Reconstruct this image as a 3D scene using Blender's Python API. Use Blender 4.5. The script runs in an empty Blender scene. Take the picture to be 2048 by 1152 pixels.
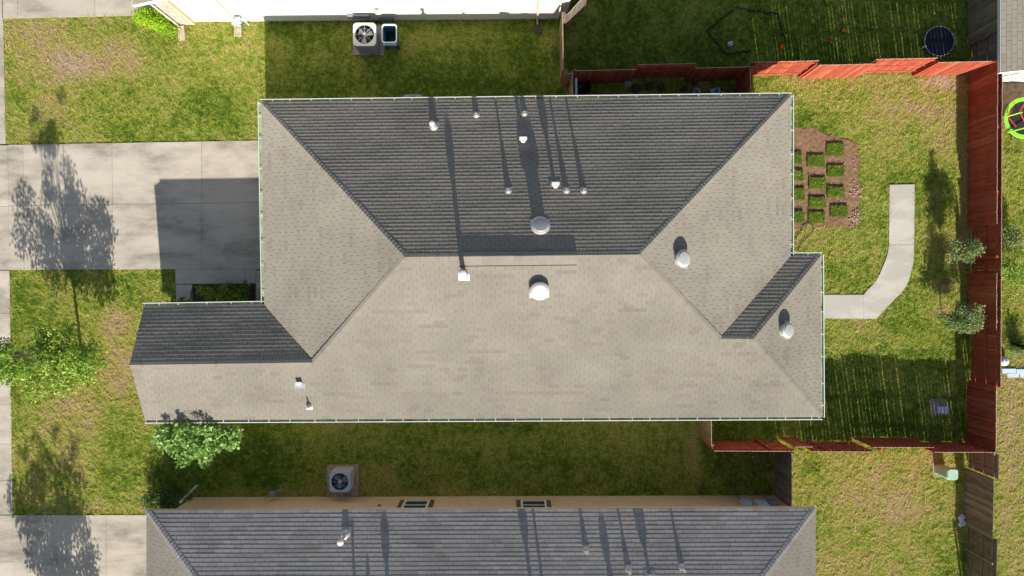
import bpy, math, random
import numpy as np
from mathutils import Vector, Matrix
random.seed(7); rng = np.random.default_rng(7)
C = bpy.context.scene.collection
H, F = 29.5, 1365.3            # camera height (m) and focal length in pixels of the 2048 px wide photo

# ---------------------------------------------------------------- camera, sky, sun, exposure
cd = bpy.data.cameras.new('camera'); cam = bpy.data.objects.new('camera', cd); C.objects.link(cam)
cd.sensor_width = 36; cd.lens = 36*F/2048; cd.clip_end = 1000; cam.location = (0, 0, H)
bpy.context.scene.camera = cam
TO_SUN = Vector((0.27, -2.0, 1.0)).normalized()
world = bpy.data.worlds.new('World'); bpy.context.scene.world = world; world.use_nodes = True
wn = world.node_tree.nodes; sky = wn.new('ShaderNodeTexSky'); sky.sky_type = 'NISHITA'; sky.sun_disc = False
sky.sun_elevation = math.asin(TO_SUN.z); sky.sun_rotation = math.atan2(TO_SUN.x, TO_SUN.y)
hs = wn.new('ShaderNodeHueSaturation'); hs.inputs['Saturation'].default_value = 0.78; world.node_tree.links.new(sky.outputs[0], hs.inputs['Color']); world.node_tree.links.new(hs.outputs[0], wn['Background'].inputs[0]); wn['Background'].inputs[1].default_value = 0.070
sd = bpy.data.lights.new('sun', 'SUN'); sd.energy = 4.7; sd.angle = math.radians(0.5); sd.color = (1.0, 0.94, 0.85)
sun = bpy.data.objects.new('sun', sd); C.objects.link(sun); sun.location = (0, -20, 40)
sun.rotation_euler = (-TO_SUN).to_track_quat('-Z', 'Y').to_euler()
vs = bpy.context.scene.view_settings
vs.view_transform = 'Standard'; vs.look = 'None'; vs.gamma = 1.0; vs.exposure = 0.84

# ---------------------------------------------------------------- helpers
def W(px, py, z=0.0):
    h = H - z
    return Vector(((px-1024)*h/F, (576-py)*h/F, z))
def P2(px, py, z=0.0):
    v = W(px, py, z); return (v.x, v.y)
class MB:
    def __init__(s): s.v = []; s.f = []; s.m = []; s.c = []
    def add(s, vs_, fs, mi=0, col=1.0):
        b = len(s.v); s.v += [tuple(v) for v in vs_]
        for f in fs: s.f.append([b+i for i in f]); s.m.append(mi); s.c.append(col)
        return s
    def box(s, c, d, rz=0.0, mi=0, M=None, col=1.0):
        x, y, z = d[0]/2, d[1]/2, d[2]/2
        vv = [Vector((a*x, b*y, e*z)) for e in (-1, 1) for a, b in ((-1, -1), (1, -1), (1, 1), (-1, 1))]
        R = M if M is not None else Matrix.Rotation(rz, 3, 'Z')
        return s.add([R @ v + Vector(c) for v in vv], [(3, 2, 1, 0), (4, 5, 6, 7), (0, 1, 5, 4), (1, 2, 6, 5), (2, 3, 7, 6), (3, 0, 4, 7)], mi, col)
    def prism(s, pts, z0, z1, mi=0, side=None, col=1.0):
        n = len(pts); vv = [(p[0], p[1], z0) for p in pts] + [(p[0], p[1], z1) for p in pts]
        a = sum(pts[i][0]*pts[(i+1) % n][1]-pts[(i+1) % n][0]*pts[i][1] for i in range(n))
        up = list(range(n, 2*n)); dn = list(range(n))[::-1]; sd_ = [(i, (i+1) % n, n+(i+1) % n, n+i) for i in range(n)]
        if a < 0: up = up[::-1]; dn = dn[::-1]; sd_ = [q[::-1] for q in sd_]
        s.add(vv, [up, dn], mi, col); b = len(s.v)-2*n
        for q in sd_: s.f.append([b+i for i in q]); s.m.append(mi if side is None else side); s.c.append(col)
        return s
    def tube(s, pts, r, n=8, mi=0, caps=True):
        pts = [Vector(p) for p in pts]; rr = r if isinstance(r, (list, tuple)) else [r]*len(pts)
        vv = []; fs = []
        for i, p in enumerate(pts):
            t = (pts[min(i+1, len(pts)-1)] - pts[max(i-1, 0)]).normalized()
            a = t.cross(Vector((0, 0, 1)) if abs(t.z) < 0.9 else Vector((1, 0, 0))).normalized(); b = t.cross(a)
            for k in range(n):
                q = 2*math.pi*k/n; vv.append(p + rr[i]*(a*math.cos(q)+b*math.sin(q)))
        for i in range(len(pts)-1):
            for k in range(n): fs.append((i*n+k, i*n+(k+1) % n, (i+1)*n+(k+1) % n, (i+1)*n+k))
        if caps: fs += [tuple(range(n))[::-1], tuple((len(pts)-1)*n+k for k in range(n))]
        return s.add(vv, fs, mi)
    def lathe(s, prof, c=(0, 0, 0), n=24, mi=0, M=None, sx=1.0, sy=1.0):
        vv = []; fs = []; R = M or Matrix.Identity(3)
        for r, z in prof:
            for k in range(n):
                q = 2*math.pi*k/n; vv.append(R @ Vector((sx*r*math.cos(q), sy*r*math.sin(q), z)) + Vector(c))
        for i in range(len(prof)-1):
            for k in range(n): fs.append((i*n+k, i*n+(k+1) % n, (i+1)*n+(k+1) % n, (i+1)*n+k))
        return s.add(vv, fs, mi)
    def rrect(s, c, w, d, r, z0, z1, mi=0, n=5, hole=None):
        pts = []
        for cx, cy, a0 in ((w/2-r, d/2-r, 0), (-w/2+r, d/2-r, 90), (-w/2+r, -d/2+r, 180), (w/2-r, -d/2+r, 270)):
            for k in range(n+1):
                a = math.radians(a0+90*k/n); pts.append((c[0]+cx+r*math.cos(a), c[1]+cy+r*math.sin(a)))
        if hole is None: return s.prism(pts, z0, z1, mi)
        sub = []
        for i in range(len(pts)):
            a_, b_ = pts[i], pts[(i+1) % len(pts)]; k_ = 6 if math.hypot(b_[0]-a_[0], b_[1]-a_[1]) > r*.6 and hole > 0 else 1
            sub += [(a_[0]+(b_[0]-a_[0])*j/k_, a_[1]+(b_[1]-a_[1])*j/k_) for j in range(k_)]
        pts = sub; m = len(pts); inn = []
        for p in pts:
            a = math.atan2(p[1]-c[1], p[0]-c[0])
            if hole > 0: inn.append((c[0]+hole*math.cos(a), c[1]+hole*math.sin(a)))
            else: inn.append((c[0]+(p[0]-c[0])*(-hole), c[1]+(p[1]-c[1])*(-hole)))
        vv = [(p[0], p[1], z) for z in (z0, z1) for L in (pts, inn) for p in L]
        fs = []
        for i in range(m):
            j = (i+1) % m
            fs += [(i, j, 2*m+j, 2*m+i), (2*m+i, 2*m+j, 3*m+j, 3*m+i), (m+j, m+i, 3*m+i, 3*m+j), (j, i, m+i, m+j)]
        return s.add(vv, fs, mi)
    def build(s, name, mat, parent=None, smooth=False, attr=None):
        me = bpy.data.meshes.new(name); me.from_pydata(s.v, [], s.f)
        for m in (mat if isinstance(mat, (list, tuple)) else [mat]): me.materials.append(m)
        me.polygons.foreach_set('material_index', s.m)
        if smooth: me.polygons.foreach_set('use_smooth', [True]*len(s.f))
        if attr:
            a = me.attributes.new(attr, 'FLOAT', 'FACE'); a.data.foreach_set('value', [float(c) for c in s.c])
        me.update(); o = bpy.data.objects.new(name, me); C.objects.link(o)
        if parent is not None: o.parent = parent
        return o
def tag(o, label=None, cat=None, group=None, kind=None):
    if label: o['label'] = label
    if cat: o['category'] = cat
    if group: o['group'] = group
    if kind: o['kind'] = kind
    return o
def empty(name, loc, label, cat, group=None):
    o = bpy.data.objects.new(name, None); o.empty_display_size = 0.3; C.objects.link(o); o.location = loc
    return tag(o, label, cat, group)
def local(mb, root):                      # move world-space vertices into the root's space
    l = root.location; mb.v = [(x-l.x, y-l.y, z-l.z) for x, y, z in mb.v]; return mb

# ---------------------------------------------------------------- materials
def mat(name, col, rough=0.8, noise=0.0, scale=8.0, bump=0.0, bscale=40.0, metal=0.0, detail=4.0, spec=0.4, drough=0.0):
    m = bpy.data.materials.new(name); m.use_nodes = True; nt = m.node_tree; N = nt.nodes; L = nt.links
    b = N['Principled BSDF']; b.inputs['Roughness'].default_value = rough; b.inputs['Metallic'].default_value = metal
    b.inputs['Specular IOR Level'].default_value = spec
    if drough: b.inputs['Diffuse Roughness'].default_value = drough
    b.inputs['Base Color'].default_value = (*col, 1)
    geo = N.new('ShaderNodeNewGeometry')
    if noise:
        t = N.new('ShaderNodeTexNoise'); t.inputs['Scale'].default_value = scale; t.inputs['Detail'].default_value = detail
        L.new(geo.outputs['Position'], t.inputs['Vector'])
        r = N.new('ShaderNodeMapRange'); r.inputs[1].default_value = 0.3; r.inputs[2].default_value = 0.7
        r.inputs[3].default_value = 1-noise; r.inputs[4].default_value = 1+noise
        L.new(t.outputs[0], r.inputs[0])
        v = N.new('ShaderNodeVectorMath'); v.operation = 'SCALE'; v.inputs[0].default_value = col
        L.new(r.outputs[0], v.inputs['Scale']); L.new(v.outputs[0], b.inputs['Base Color'])
    if bump:
        t2 = N.new('ShaderNodeTexNoise'); t2.inputs['Scale'].default_value = bscale; t2.inputs['Detail'].default_value = 3
        L.new(geo.outputs['Position'], t2.inputs['Vector'])
        bp = N.new('ShaderNodeBump'); bp.inputs['Strength'].default_value = bump; bp.inputs['Distance'].default_value = 0.02
        L.new(t2.outputs[0], bp.inputs['Height']); L.new(bp.outputs[0], b.inputs['Normal'])
    return m
def ramp(N, stops):
    r = N.new('ShaderNodeValToRGB'); e = r.color_ramp.elements
    e[0].position, e[0].color = stops[0][0], (*stops[0][1], 1); e[1].position, e[1].color = stops[-1][0], (*stops[-1][1], 1)
    for p, c in stops[1:-1]:
        x = e.new(p); x.color = (*c, 1)
    return r
def shingle_mat(name, light, pink, grey, drough=1.0):
    m = bpy.data.materials.new(name); m.use_nodes = True; N = m.node_tree.nodes; L = m.node_tree.links
    b = N['Principled BSDF']; b.inputs['Roughness'].default_value = 0.95; b.inputs['Specular IOR Level'].default_value = 0.15
    b.inputs['Diffuse Roughness'].default_value = drough
    a = N.new('ShaderNodeAttribute'); a.attribute_name = 'tab'
    mid = tuple((l+g)/2 for l, g in zip(light, grey))
    r = ramp(N, [(0.0, grey), (0.25, mid), (0.55, light), (0.78, tuple(0.97*x for x in light)), (0.9, pink), (1.0, tuple(0.9*x for x in pink))])
    L.new(a.outputs['Fac'], r.inputs[0])
    geo = N.new('ShaderNodeNewGeometry'); n1 = N.new('ShaderNodeTexNoise'); n1.inputs['Scale'].default_value = 45; n1.inputs['Detail'].default_value = 3
    n2 = N.new('ShaderNodeTexNoise'); n2.inputs['Scale'].default_value = 0.55; n2.inputs['Detail'].default_value = 5
    L.new(geo.outputs['Position'], n1.inputs['Vector']); L.new(geo.outputs['Position'], n2.inputs['Vector'])
    ad = N.new('ShaderNodeMath'); ad.operation = 'ADD'; L.new(n1.outputs[0], ad.inputs[0]); L.new(n2.outputs[0], ad.inputs[1])
    mr = N.new('ShaderNodeMapRange'); mr.inputs[1].default_value = 0.7; mr.inputs[2].default_value = 1.3; mr.inputs[3].default_value = 0.84; mr.inputs[4].default_value = 1.14
    L.new(ad.outputs[0], mr.inputs[0])
    v = N.new('ShaderNodeVectorMath'); v.operation = 'SCALE'; L.new(r.outputs[0], v.inputs[0]); L.new(mr.outputs[0], v.inputs['Scale'])
    L.new(v.outputs[0], b.inputs['Base Color'])
    return m
SH = shingle_mat('shingle', (0.358, 0.325, 0.268), (0.335, 0.298, 0.247), (0.333, 0.303, 0.251))
SHG = shingle_mat('shingle_grey', (0.41, 0.385, 0.365), (0.37, 0.325, 0.305), (0.335, 0.32, 0.305))
CAPM = mat('shingle_cap', (0.27, 0.24, 0.20), 0.95, 0.12, 30, drough=1.0, spec=0.1)
DECK = mat('shingle_base', (0.035, 0.03, 0.028), 0.95)
WHITE = mat('white_paint', (0.66, 0.65, 0.62), 0.5, 0.05, 6)
GUT = mat('gutter_inside', (0.30, 0.40, 0.22), 0.7, 0.35, 3.0)
CREAM = mat('cream_siding', (0.62, 0.56, 0.44), 0.7, 0.05, 3)
TAN = mat('tan_siding', (0.64, 0.47, 0.31), 0.7, 0.08, 3)
WSID = mat('white_siding', (0.74, 0.70, 0.64), 0.6, 0.04, 3)
BRICK = mat('brick_face', (0.46, 0.33, 0.26), 0.85, 0.4, 12)
PAVER = mat('paver', (0.22, 0.16, 0.11), 0.85, 0.35, 5)
GLASS = mat('window_glass', (0.02, 0.03, 0.03), 0.05, spec=0.8)
CASE = mat('casing_beige', (0.50, 0.47, 0.40), 0.6, 0.1, 8)
BROWN = mat('brown_paint', (0.14, 0.07, 0.035), 0.6)
RED = mat('red_fence_paint', (0.36, 0.068, 0.034), 0.75, 0.28, 3.5, 0.25, 30)
WOOD = mat('weathered_wood', (0.20, 0.16, 0.11), 0.85, 0.30, 4, 0.4, 30)
TWOOD = mat('tan_wood', (0.30, 0.19, 0.09), 0.85, 0.30, 4, 0.4, 30)
CUT = mat('board_end', (0.5, 0.42, 0.33), 0.8, 0.3, 8)
GALV = mat('galvanized', (0.44, 0.44, 0.425), 0.45, 0.08, 10, metal=0.15)
GREY = mat('grey_metal', (0.22, 0.23, 0.25), 0.5, 0.15, 14)
DGREY = mat('dark_metal', (0.03, 0.032, 0.035), 0.5)
BLUEG = mat('blue_grey_metal', (0.42, 0.52, 0.70), 0.5, 0.06, 6)
BLACK = mat('black_plastic', (0.012, 0.012, 0.014), 0.6)
NAVY = mat('navy_plastic', (0.03, 0.05, 0.11), 0.5)
TEAL = mat('teal_plastic', (0.06, 0.12, 0.17), 0.5, 0.1, 6)
BLUEW = mat('pale_blue_plastic', (0.52, 0.62, 0.72), 0.5, 0.05, 5)
PRINT = mat('blue_print', (0.02, 0.03, 0.22), 0.6)
ORANGE = mat('orange_plastic', (0.75, 0.08, 0.02), 0.5)
GREENP = mat('lime_vinyl', (0.25, 0.62, 0.04), 0.45)
UTIL = mat('green_steel', (0.36, 0.55, 0.42), 0.5, 0.06, 6)
DMAT = mat('mesh_mat', (0.016, 0.022, 0.04), 0.8, 0.3, 90)
NET = mat('black_netting', (0.015, 0.015, 0.018), 0.9)
BARK = mat('bark', (0.16, 0.12, 0.085), 0.9, 0.3, 20, 0.5, 30)
DRYP = mat('dry_plant', (0.20, 0.13, 0.08), 0.9, 0.3, 20)
TERRA = mat('planter_clay', (0.10, 0.07, 0.055), 0.8, 0.2, 10)
PAD = mat('pad_concrete', (0.33, 0.27, 0.22), 0.9, 0.3, 5, 0.3, 40)
def board_mat(name, c1, c2):
    m = mat(name, c1, 0.75, 0.25, 3.5, 0.25, 30, spec=0.2); N = m.node_tree.nodes; L = m.node_tree.links
    a = N.new('ShaderNodeAttribute'); a.attribute_name = 'board'; r = ramp(N, [(0, c1), (.8, tuple((p+q_)/2 for p, q_ in zip(c1, c2))), (1, c2)]); L.new(a.outputs['Fac'], r.inputs[0])
    v = [n for n in N if n.type == 'VECT_MATH'][0]; L.new(r.outputs[0], v.inputs[0])
    g = [n for n in N if n.type == 'TEX_NOISE'][0]; mp = N.new('ShaderNodeMapping'); mp.inputs['Scale'].default_value = (2.5, 2.5, .5); src = [n for n in N if n.type == 'NEW_GEOMETRY'][0]
    L.new(src.outputs['Position'], mp.inputs['Vector']); L.new(mp.outputs[0], g.inputs['Vector']); return m
REDB = board_mat('red_board', (0.29, 0.056, 0.029), (0.40, 0.12, 0.07)); WOODB = board_mat('weathered_board', (0.15, 0.12, 0.085), (0.26, 0.215, 0.16)); TWOODB = board_mat('tan_board', (0.26, 0.165, 0.08), (0.36, 0.25, 0.14))
def concrete_mat(name, col, stain):
    m = bpy.data.materials.new(name); m.use_nodes = True; N = m.node_tree.nodes; L = m.node_tree.links
    b = N['Principled BSDF']; b.inputs['Roughness'].default_value = 0.9; b.inputs['Specular IOR Level'].default_value = 0.2
    geo = N.new('ShaderNodeNewGeometry'); mp = N.new('ShaderNodeMapping'); mp.inputs['Scale'].default_value = (0.35, 0.9, 1)
    L.new(geo.outputs['Position'], mp.inputs['Vector'])
    n1 = N.new('ShaderNodeTexNoise'); n1.inputs['Scale'].default_value = 1.0; n1.inputs['Detail'].default_value = 8; n1.inputs['Roughness'].default_value = 0.65
    L.new(mp.outputs[0], n1.inputs['Vector'])
    r = ramp(N, [(0.33, tuple(stain*c for c in col)), (0.47, tuple(0.85*c for c in col)), (0.56, col), (0.8, tuple(1.06*c for c in col))])
    L.new(n1.outputs[0], r.inputs[0])
    n2 = N.new('ShaderNodeTexNoise'); n2.inputs['Scale'].default_value = 28; n2.inputs['Detail'].default_value = 5; n2.inputs['Roughness'].default_value = 0.7
    L.new(geo.outputs['Position'], n2.inputs['Vector'])
    mr = N.new('ShaderNodeMapRange'); mr.inputs[1].default_value = 0.3; mr.inputs[2].default_value = 0.7; mr.inputs[3].default_value = 0.9; mr.inputs[4].default_value = 1.1
    L.new(n2.outputs[0], mr.inputs[0])
    at = N.new('ShaderNodeAttribute'); at.attribute_name = 'slab'
    mu = N.new('ShaderNodeMath'); mu.operation = 'MULTIPLY'; L.new(mr.outputs[0], mu.inputs[0]); L.new(at.outputs['Fac'], mu.inputs[1])
    v = N.new('ShaderNodeVectorMath'); v.operation = 'SCALE'; L.new(r.outputs[0], v.inputs[0]); L.new(mu.outputs[0], v.inputs['Scale'])
    L.new(v.outputs[0], b.inputs['Base Color'])
    bp = N.new('ShaderNodeBump'); bp.inputs['Strength'].default_value = 0.15; bp.inputs['Distance'].default_value = 0.01
    L.new(n2.outputs[0], bp.inputs['Height']); L.new(bp.outputs[0], b.inputs['Normal'])
    return m
CONC = concrete_mat('concrete', (0.52, 0.465, 0.385), 0.5)
CONC2 = concrete_mat('new_concrete', (0.52, 0.49, 0.43), 0.88)
JOINT = mat('joint_filler', (0.05, 0.04, 0.032), 0.95)

# ---------------------------------------------------------------- lawn colour field (dryness 0..1, lowered where yards lie in shade) shared by ground sheet and grass blades
def vnoise(x, y, cell, seed):
    r = np.random.default_rng(seed); G = r.random((128, 128))
    X = x/cell+500; Y = y/cell+500; i = np.floor(X).astype(int); j = np.floor(Y).astype(int); fx = X-i; fy = Y-j
    fx = fx*fx*(3-2*fx); fy = fy*fy*(3-2*fy)
    g = lambda a, b: G[a % 128, b % 128]
    return (g(i, j)*(1-fx)+g(i+1, j)*fx)*(1-fy)+(g(i, j+1)*(1-fx)+g(i+1, j+1)*fx)*fy
BLOBS = [  # px, py, rx, ry, amount: dry and worn patches seen in the lawns
 (110, 110, 110, 55, .34), (170, 130, 60, 30, .35), (250, 130, 60, 40, .22), (80, 200, 60, 60, .18), (420, 110, 60, 50, .12), (60, 60, 60, 20, .25),
 (235, 640, 30, 30, .35), (230, 700, 40, 60, .26), (150, 810, 60, 45, .28), (250, 760, 25, 50, .25), (160, 900, 40, 50, .12), (190, 1015, 60, 14, .3), (280, 1000, 16, 30, .25),
 (1880, 165, 30, 14, .75), (1800, 200, 60, 40, .30), (1890, 260, 45, 70, .38), (1830, 210, 30, 20, .3), (1700, 160, 60, 14, .22), (1730, 265, 60, 40, .16), (1930, 400, 14, 140, .3),
 (1600, 160, 40, 14, .2), (1700, 640, 60, 40, .10), (1885, 625, 24, 20, .35), (1700, 470, 50, 20, .10), (1860, 440, 20, 60, .1),
 (1750, 980, 160, 80, .26), (1800, 1020, 60, 60, .22), (1700, 1130, 100, 40, .2), (1880, 920, 40, 30, .22), (2020, 900, 40, 160, .30), (2020, 1080, 40, 100, .22), (2030, 760, 30, 14, .2),
 (1180, 20, 18, 14, .5), (1150, 85, 14, 22, .35), (840, 80, 60, 30, .10), (980, 80, 60, 30, .16), (640, 90, 60, 40, .14), (1100, 80, 18, 20, .25), (1140, 185, 10, 20, .5),
 (720, 960, 60, 40, .18), (560, 985, 160, 10, .25), (900, 985, 160, 8, .2), (1390, 900, 14, 50, .45), (620, 860, 120, 20, .12), (950, 880, 160, 20, .12), (1330, 940, 40, 30, .1)]
GREENS = [(420, 230, 90, 60, .22), (250, 165, 60, 20, .2), (1620, 260, 60, 60, .2), (1650, 560, 70, 40, .18), (1800, 640, 60, 60, .15), (1860, 200, 60, 14, .2), (50, 600, 30, 80, .12), (240, 950, 50, 60, .14), (1620, 940, 30, 40, .2), (1880, 1060, 30, 80, .16), (1720, 420, 14, 100, .1), (850, 170, 200, 26, .12)]
def dryness(x, y):
    px = x*F/H+1024; py = 576-y*F/H
    d = 0.35+0.22*(vnoise(x, y, 2.1, 1)-.5)+0.20*(vnoise(x, y, 0.75, 2)-.5)+0.24*(vnoise(x, y, 0.28, 3)-.5)
    for a, b, rx, ry, k in BLOBS: d += k*np.exp(-(((px-a)/rx)**2+((py-b)/ry)**2))
    for a, b, rx, ry, k in GREENS: d -= k*np.exp(-(((px-a)/rx)**2+((py-b)/ry)**2))
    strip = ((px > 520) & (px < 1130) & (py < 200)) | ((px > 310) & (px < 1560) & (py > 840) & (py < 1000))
    yardn = (px > 1135) & (px < 1940) & (py < 140)  # shaded yard: its shade is put into the lawn colour as darker green
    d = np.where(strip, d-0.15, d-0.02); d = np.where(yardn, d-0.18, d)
    yard = (px > 1420) & (px < 1940) & (py > 700) & (py < 900)  # area of the south fence's shadow, painted in as darker green lawn
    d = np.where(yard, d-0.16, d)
    return np.clip(d, 0, 1)
def lawn_mat(name, ground):
    m = bpy.data.materials.new(name); m.use_nodes = True; N = m.node_tree.nodes; L = m.node_tree.links
    b = N['Principled BSDF']; b.inputs['Roughness'].default_value = 0.9 if ground else 0.6; b.inputs['Specular IOR Level'].default_value = 0.12
    a = N.new('ShaderNodeAttribute'); a.attribute_name = 'dry'
    geo = N.new('ShaderNodeNewGeometry'); t = N.new('ShaderNodeTexNoise'); t.inputs['Scale'].default_value = 9 if ground else 5; t.inputs['Detail'].default_value = 5
    L.new(geo.outputs['Position'], t.inputs['Vector'])
    mr = N.new('ShaderNodeMapRange'); mr.inputs[1].default_value = 0.3; mr.inputs[2].default_value = 0.7; mr.inputs[3].default_value = -0.16; mr.inputs[4].default_value = 0.16
    L.new(t.outputs[0], mr.inputs[0])
    ad = N.new('ShaderNodeMath'); ad.operation = 'ADD'; L.new(a.outputs['Fac'], ad.inputs[0]); L.new(mr.outputs[0], ad.inputs[1])
    if ground: st = [(0.0, (0.07, 0.11, 0.012)), (0.3, (0.15, 0.18, 0.025)), (0.55, (0.28, 0.22, 0.07)), (0.8, (0.36, 0.27, 0.15)), (1.0, (0.42, 0.32, 0.22))]
    else: st = [(0.0, (0.13, 0.23, 0.025)), (0.20, (0.34, 0.44, 0.055)), (0.42, (0.56, 0.58, 0.13)), (0.66, (0.62, 0.51, 0.23)), (1.0, (0.60, 0.47, 0.33))]
    r = ramp(N, st); L.new(ad.outputs[0], r.inputs[0]); L.new(r.outputs[0], b.inputs['Base Color'])
    if not ground:
        tr = N.new('ShaderNodeBsdfTranslucent'); L.new(r.outputs[0], tr.inputs[0]); mx = N.new('ShaderNodeMixShader'); mx.inputs[0].default_value = 0.4
        L.new(b.outputs[0], mx.inputs[1]); L.new(tr.outputs[0], mx.inputs[2]); L.new(mx.outputs[0], N['Material Output'].inputs[0])
    return m
LAWN = lawn_mat('lawn_soil', True); GRASS = lawn_mat('grass_blade', False)
def np_mesh(name, verts, faces, mats, attrs=None, parent=None):
    n = faces.shape[1]; me = bpy.data.meshes.new(name)
    me.vertices.add(len(verts)); me.vertices.foreach_set('co', verts.astype(np.float32).ravel())
    me.loops.add(faces.size); me.loops.foreach_set('vertex_index', faces.astype(np.int32).ravel())
    me.polygons.add(len(faces)); me.polygons.foreach_set('loop_start', np.arange(0, faces.size, n, dtype=np.int32))
    for k, (dom, v) in (attrs or {}).items():
        a = me.attributes.new(k, 'FLOAT', dom); a.data.foreach_set('value', v.astype(np.float32))
    me.materials.append(mats); me.update(calc_edges=True); me.validate()
    o = bpy.data.objects.new(name, me); C.objects.link(o)
    if parent is not None: o.parent = parent
    return o
# ground: fine grid near the houses, coarse out to the horizon
gx = np.concatenate([[-400, -120, -50], np.arange(-28, 28.01, 0.2), [50, 120, 400]]); gy = np.concatenate([[-400, -120, -40], np.arange(-19, 19.01, 0.2), [40, 120, 400]])
GX, GY = np.meshgrid(gx, gy); nx, ny = len(gx), len(gy)
gv = np.stack([GX.ravel(), GY.ravel(), np.zeros(nx*ny)], 1)
ii, jj = np.meshgrid(np.arange(nx-1), np.arange(ny-1)); q = (jj*nx+ii).ravel()
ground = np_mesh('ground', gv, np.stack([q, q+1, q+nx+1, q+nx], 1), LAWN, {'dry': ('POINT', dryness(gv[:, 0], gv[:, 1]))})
tag(ground, kind='structure')

# ---------------------------------------------------------------- concrete
EXCL = []      # world polygons where no grass grows
def lerp(a, b, t): return a+(b-a)*t
def slab_grid(name, quad, us, vs_, m, z=0.045, gap=0.012, jit=0.05, label=None):
    """quad: 4 ground pixels TL,TR,BR,BL ; joints at fractions us (along x) and vs_ (along y)"""
    P = [Vector(P2(*p)) for p in quad]; mb = MB()
    mb.prism([(p.x, p.y) for p in P], -0.08, z-0.03, 1)
    def at(u, v): return P[0].lerp(P[1], u).lerp(P[3].lerp(P[2], u), v)
    U = [0]+list(us)+[1]; V = [0]+list(vs_)+[1]
    for i in range(len(U)-1):
        for j in range(len(V)-1):
            c = [at(U[i], V[j]), at(U[i+1], V[j]), at(U[i+1], V[j+1]), at(U[i], V[j+1])]
            ctr = sum(c, Vector((0, 0)))/4
            pts = []
            for p in c:
                d = p-ctr; pts.append((ctr.x+d.x-math.copysign(gap/2, d.x), ctr.y+d.y-math.copysign(gap/2, d.y)))
            mb.prism(pts, z-0.03, z, 0, col=1+random.uniform(-jit, jit))
    EXCL.append([(p.x, p.y) for p in P])
    return tag(mb.build(name, [m, JOINT], attr='slab'), kind='structure')
slab_grid('driveway', [(17, 290), (560, 280.5), (560, 537.5), (20, 540.5)], [30/543, 208/543, 387/543], [0.485], CONC)
slab_grid('driveway', [(4, -160), (330, -160), (330, 31), (6, 38)], [31/326, 186/326], [0.45], CONC, jit=.03)
slab_grid('driveway', [(27, 1029.5), (560, 1029.5), (560, 1330), (28, 1330)], [30/533, 186/533, 340/533], [0.42], CONC, jit=.04)
for (xa, ya), (xb, yb), js in (((4, -160), (13, 288), [.28, .45, .66, .85]), ((17, 291), (20.5, 540), [.49]), ((21, 541), (26.5, 1029), [.175, .36, .55, .71, .86]), ((27, 1030), (30, 1340), [.3, .6])):
    slab_grid('sidewalk', [(xa-62, ya), (xa, ya), (xb, yb), (xb-62, yb)], [], js, CONC, jit=.09)
slab_grid('walkway', [(351, 538.5), (512, 537.5), (512, 567), (352, 568)], [0.873], [], CONC2, z=0.04)
slab_grid('walkway', [(352, 569), (386, 569), (380, 600), (353, 604)], [], [], CONC2, z=0.04)
slab_grid('porch_slab', [(512.5, 541), (560, 541), (560, 611), (512.5, 611)], [], [0.31], CONC, z=0.06)
# curved garden path
inner = [(1778, 370), (1777, 490), (1773, 512), (1762, 540), (1750, 563), (1733, 581), (1727, 589.5), (1600, 590)]
outer = [(1828, 369), (1827, 490), (1826, 520), (1818, 556), (1807, 578), (1783, 604), (1755, 634), (1748, 637.5), (1600, 636)]
def smooth(pts, i0, i1, m=6):
    out = list(pts[:i0])
    for i in range(i0, i1):
        p0, p1, p2, p3 = (Vector(pts[max(i-1, i0)]), Vector(pts[i]), Vector(pts[i+1]), Vector(pts[min(i+2, i1)]))
        for k in range(m): t = k/m; q_ = .5*((2*p1)+(p2-p0)*t+(2*p0-5*p1+4*p2-p3)*t*t+(3*p1-p0-3*p2+p3)*t**3); out.append((q_.x, q_.y))
    return out+list(pts[i1:])
mb = MB()
segs = [(inner[0:2], outer[0:2]), ([inner[1]]+inner[2:7], [outer[1]]+outer[2:8]), (inner[6:8], outer[7:9])]
for k, (a, b) in enumerate(segs):
    pts = [P2(*p) for p in a]+[P2(*p) for p in b[::-1]]
    if k == 0: pts[1] = P2(1777, 489.3); pts[2] = P2(1827, 489.3)
    if k == 2: pts[0] = P2(1726.2, 589.5); pts[-1] = P2(1726.2, 637.4)
    if k == 1: pts = [P2(*p) for p in smooth(a, 0, 5)]+[P2(*p) for p in smooth(b, 0, 6)[::-1]]
    mb.prism(pts, 0.012, 0.05, 0, col=1+random.uniform(-.02, .02))
mb.prism([P2(*p) for p in [(1726.5, 589.5), (1734, 582), (1755, 634), (1748, 637.4), (1726.5, 637.4)]], 0.012, 0.049, 0, col=1)
poly = [P2(*p) for p in smooth(inner, 1, 6)+smooth(outer, 1, 7)[::-1]]; EXCL.append(poly)
mb.prism(poly, -0.05, 0.012, 1); tag(mb.build('garden_path', [CONC2, JOINT], attr='slab'), kind='structure')

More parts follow.
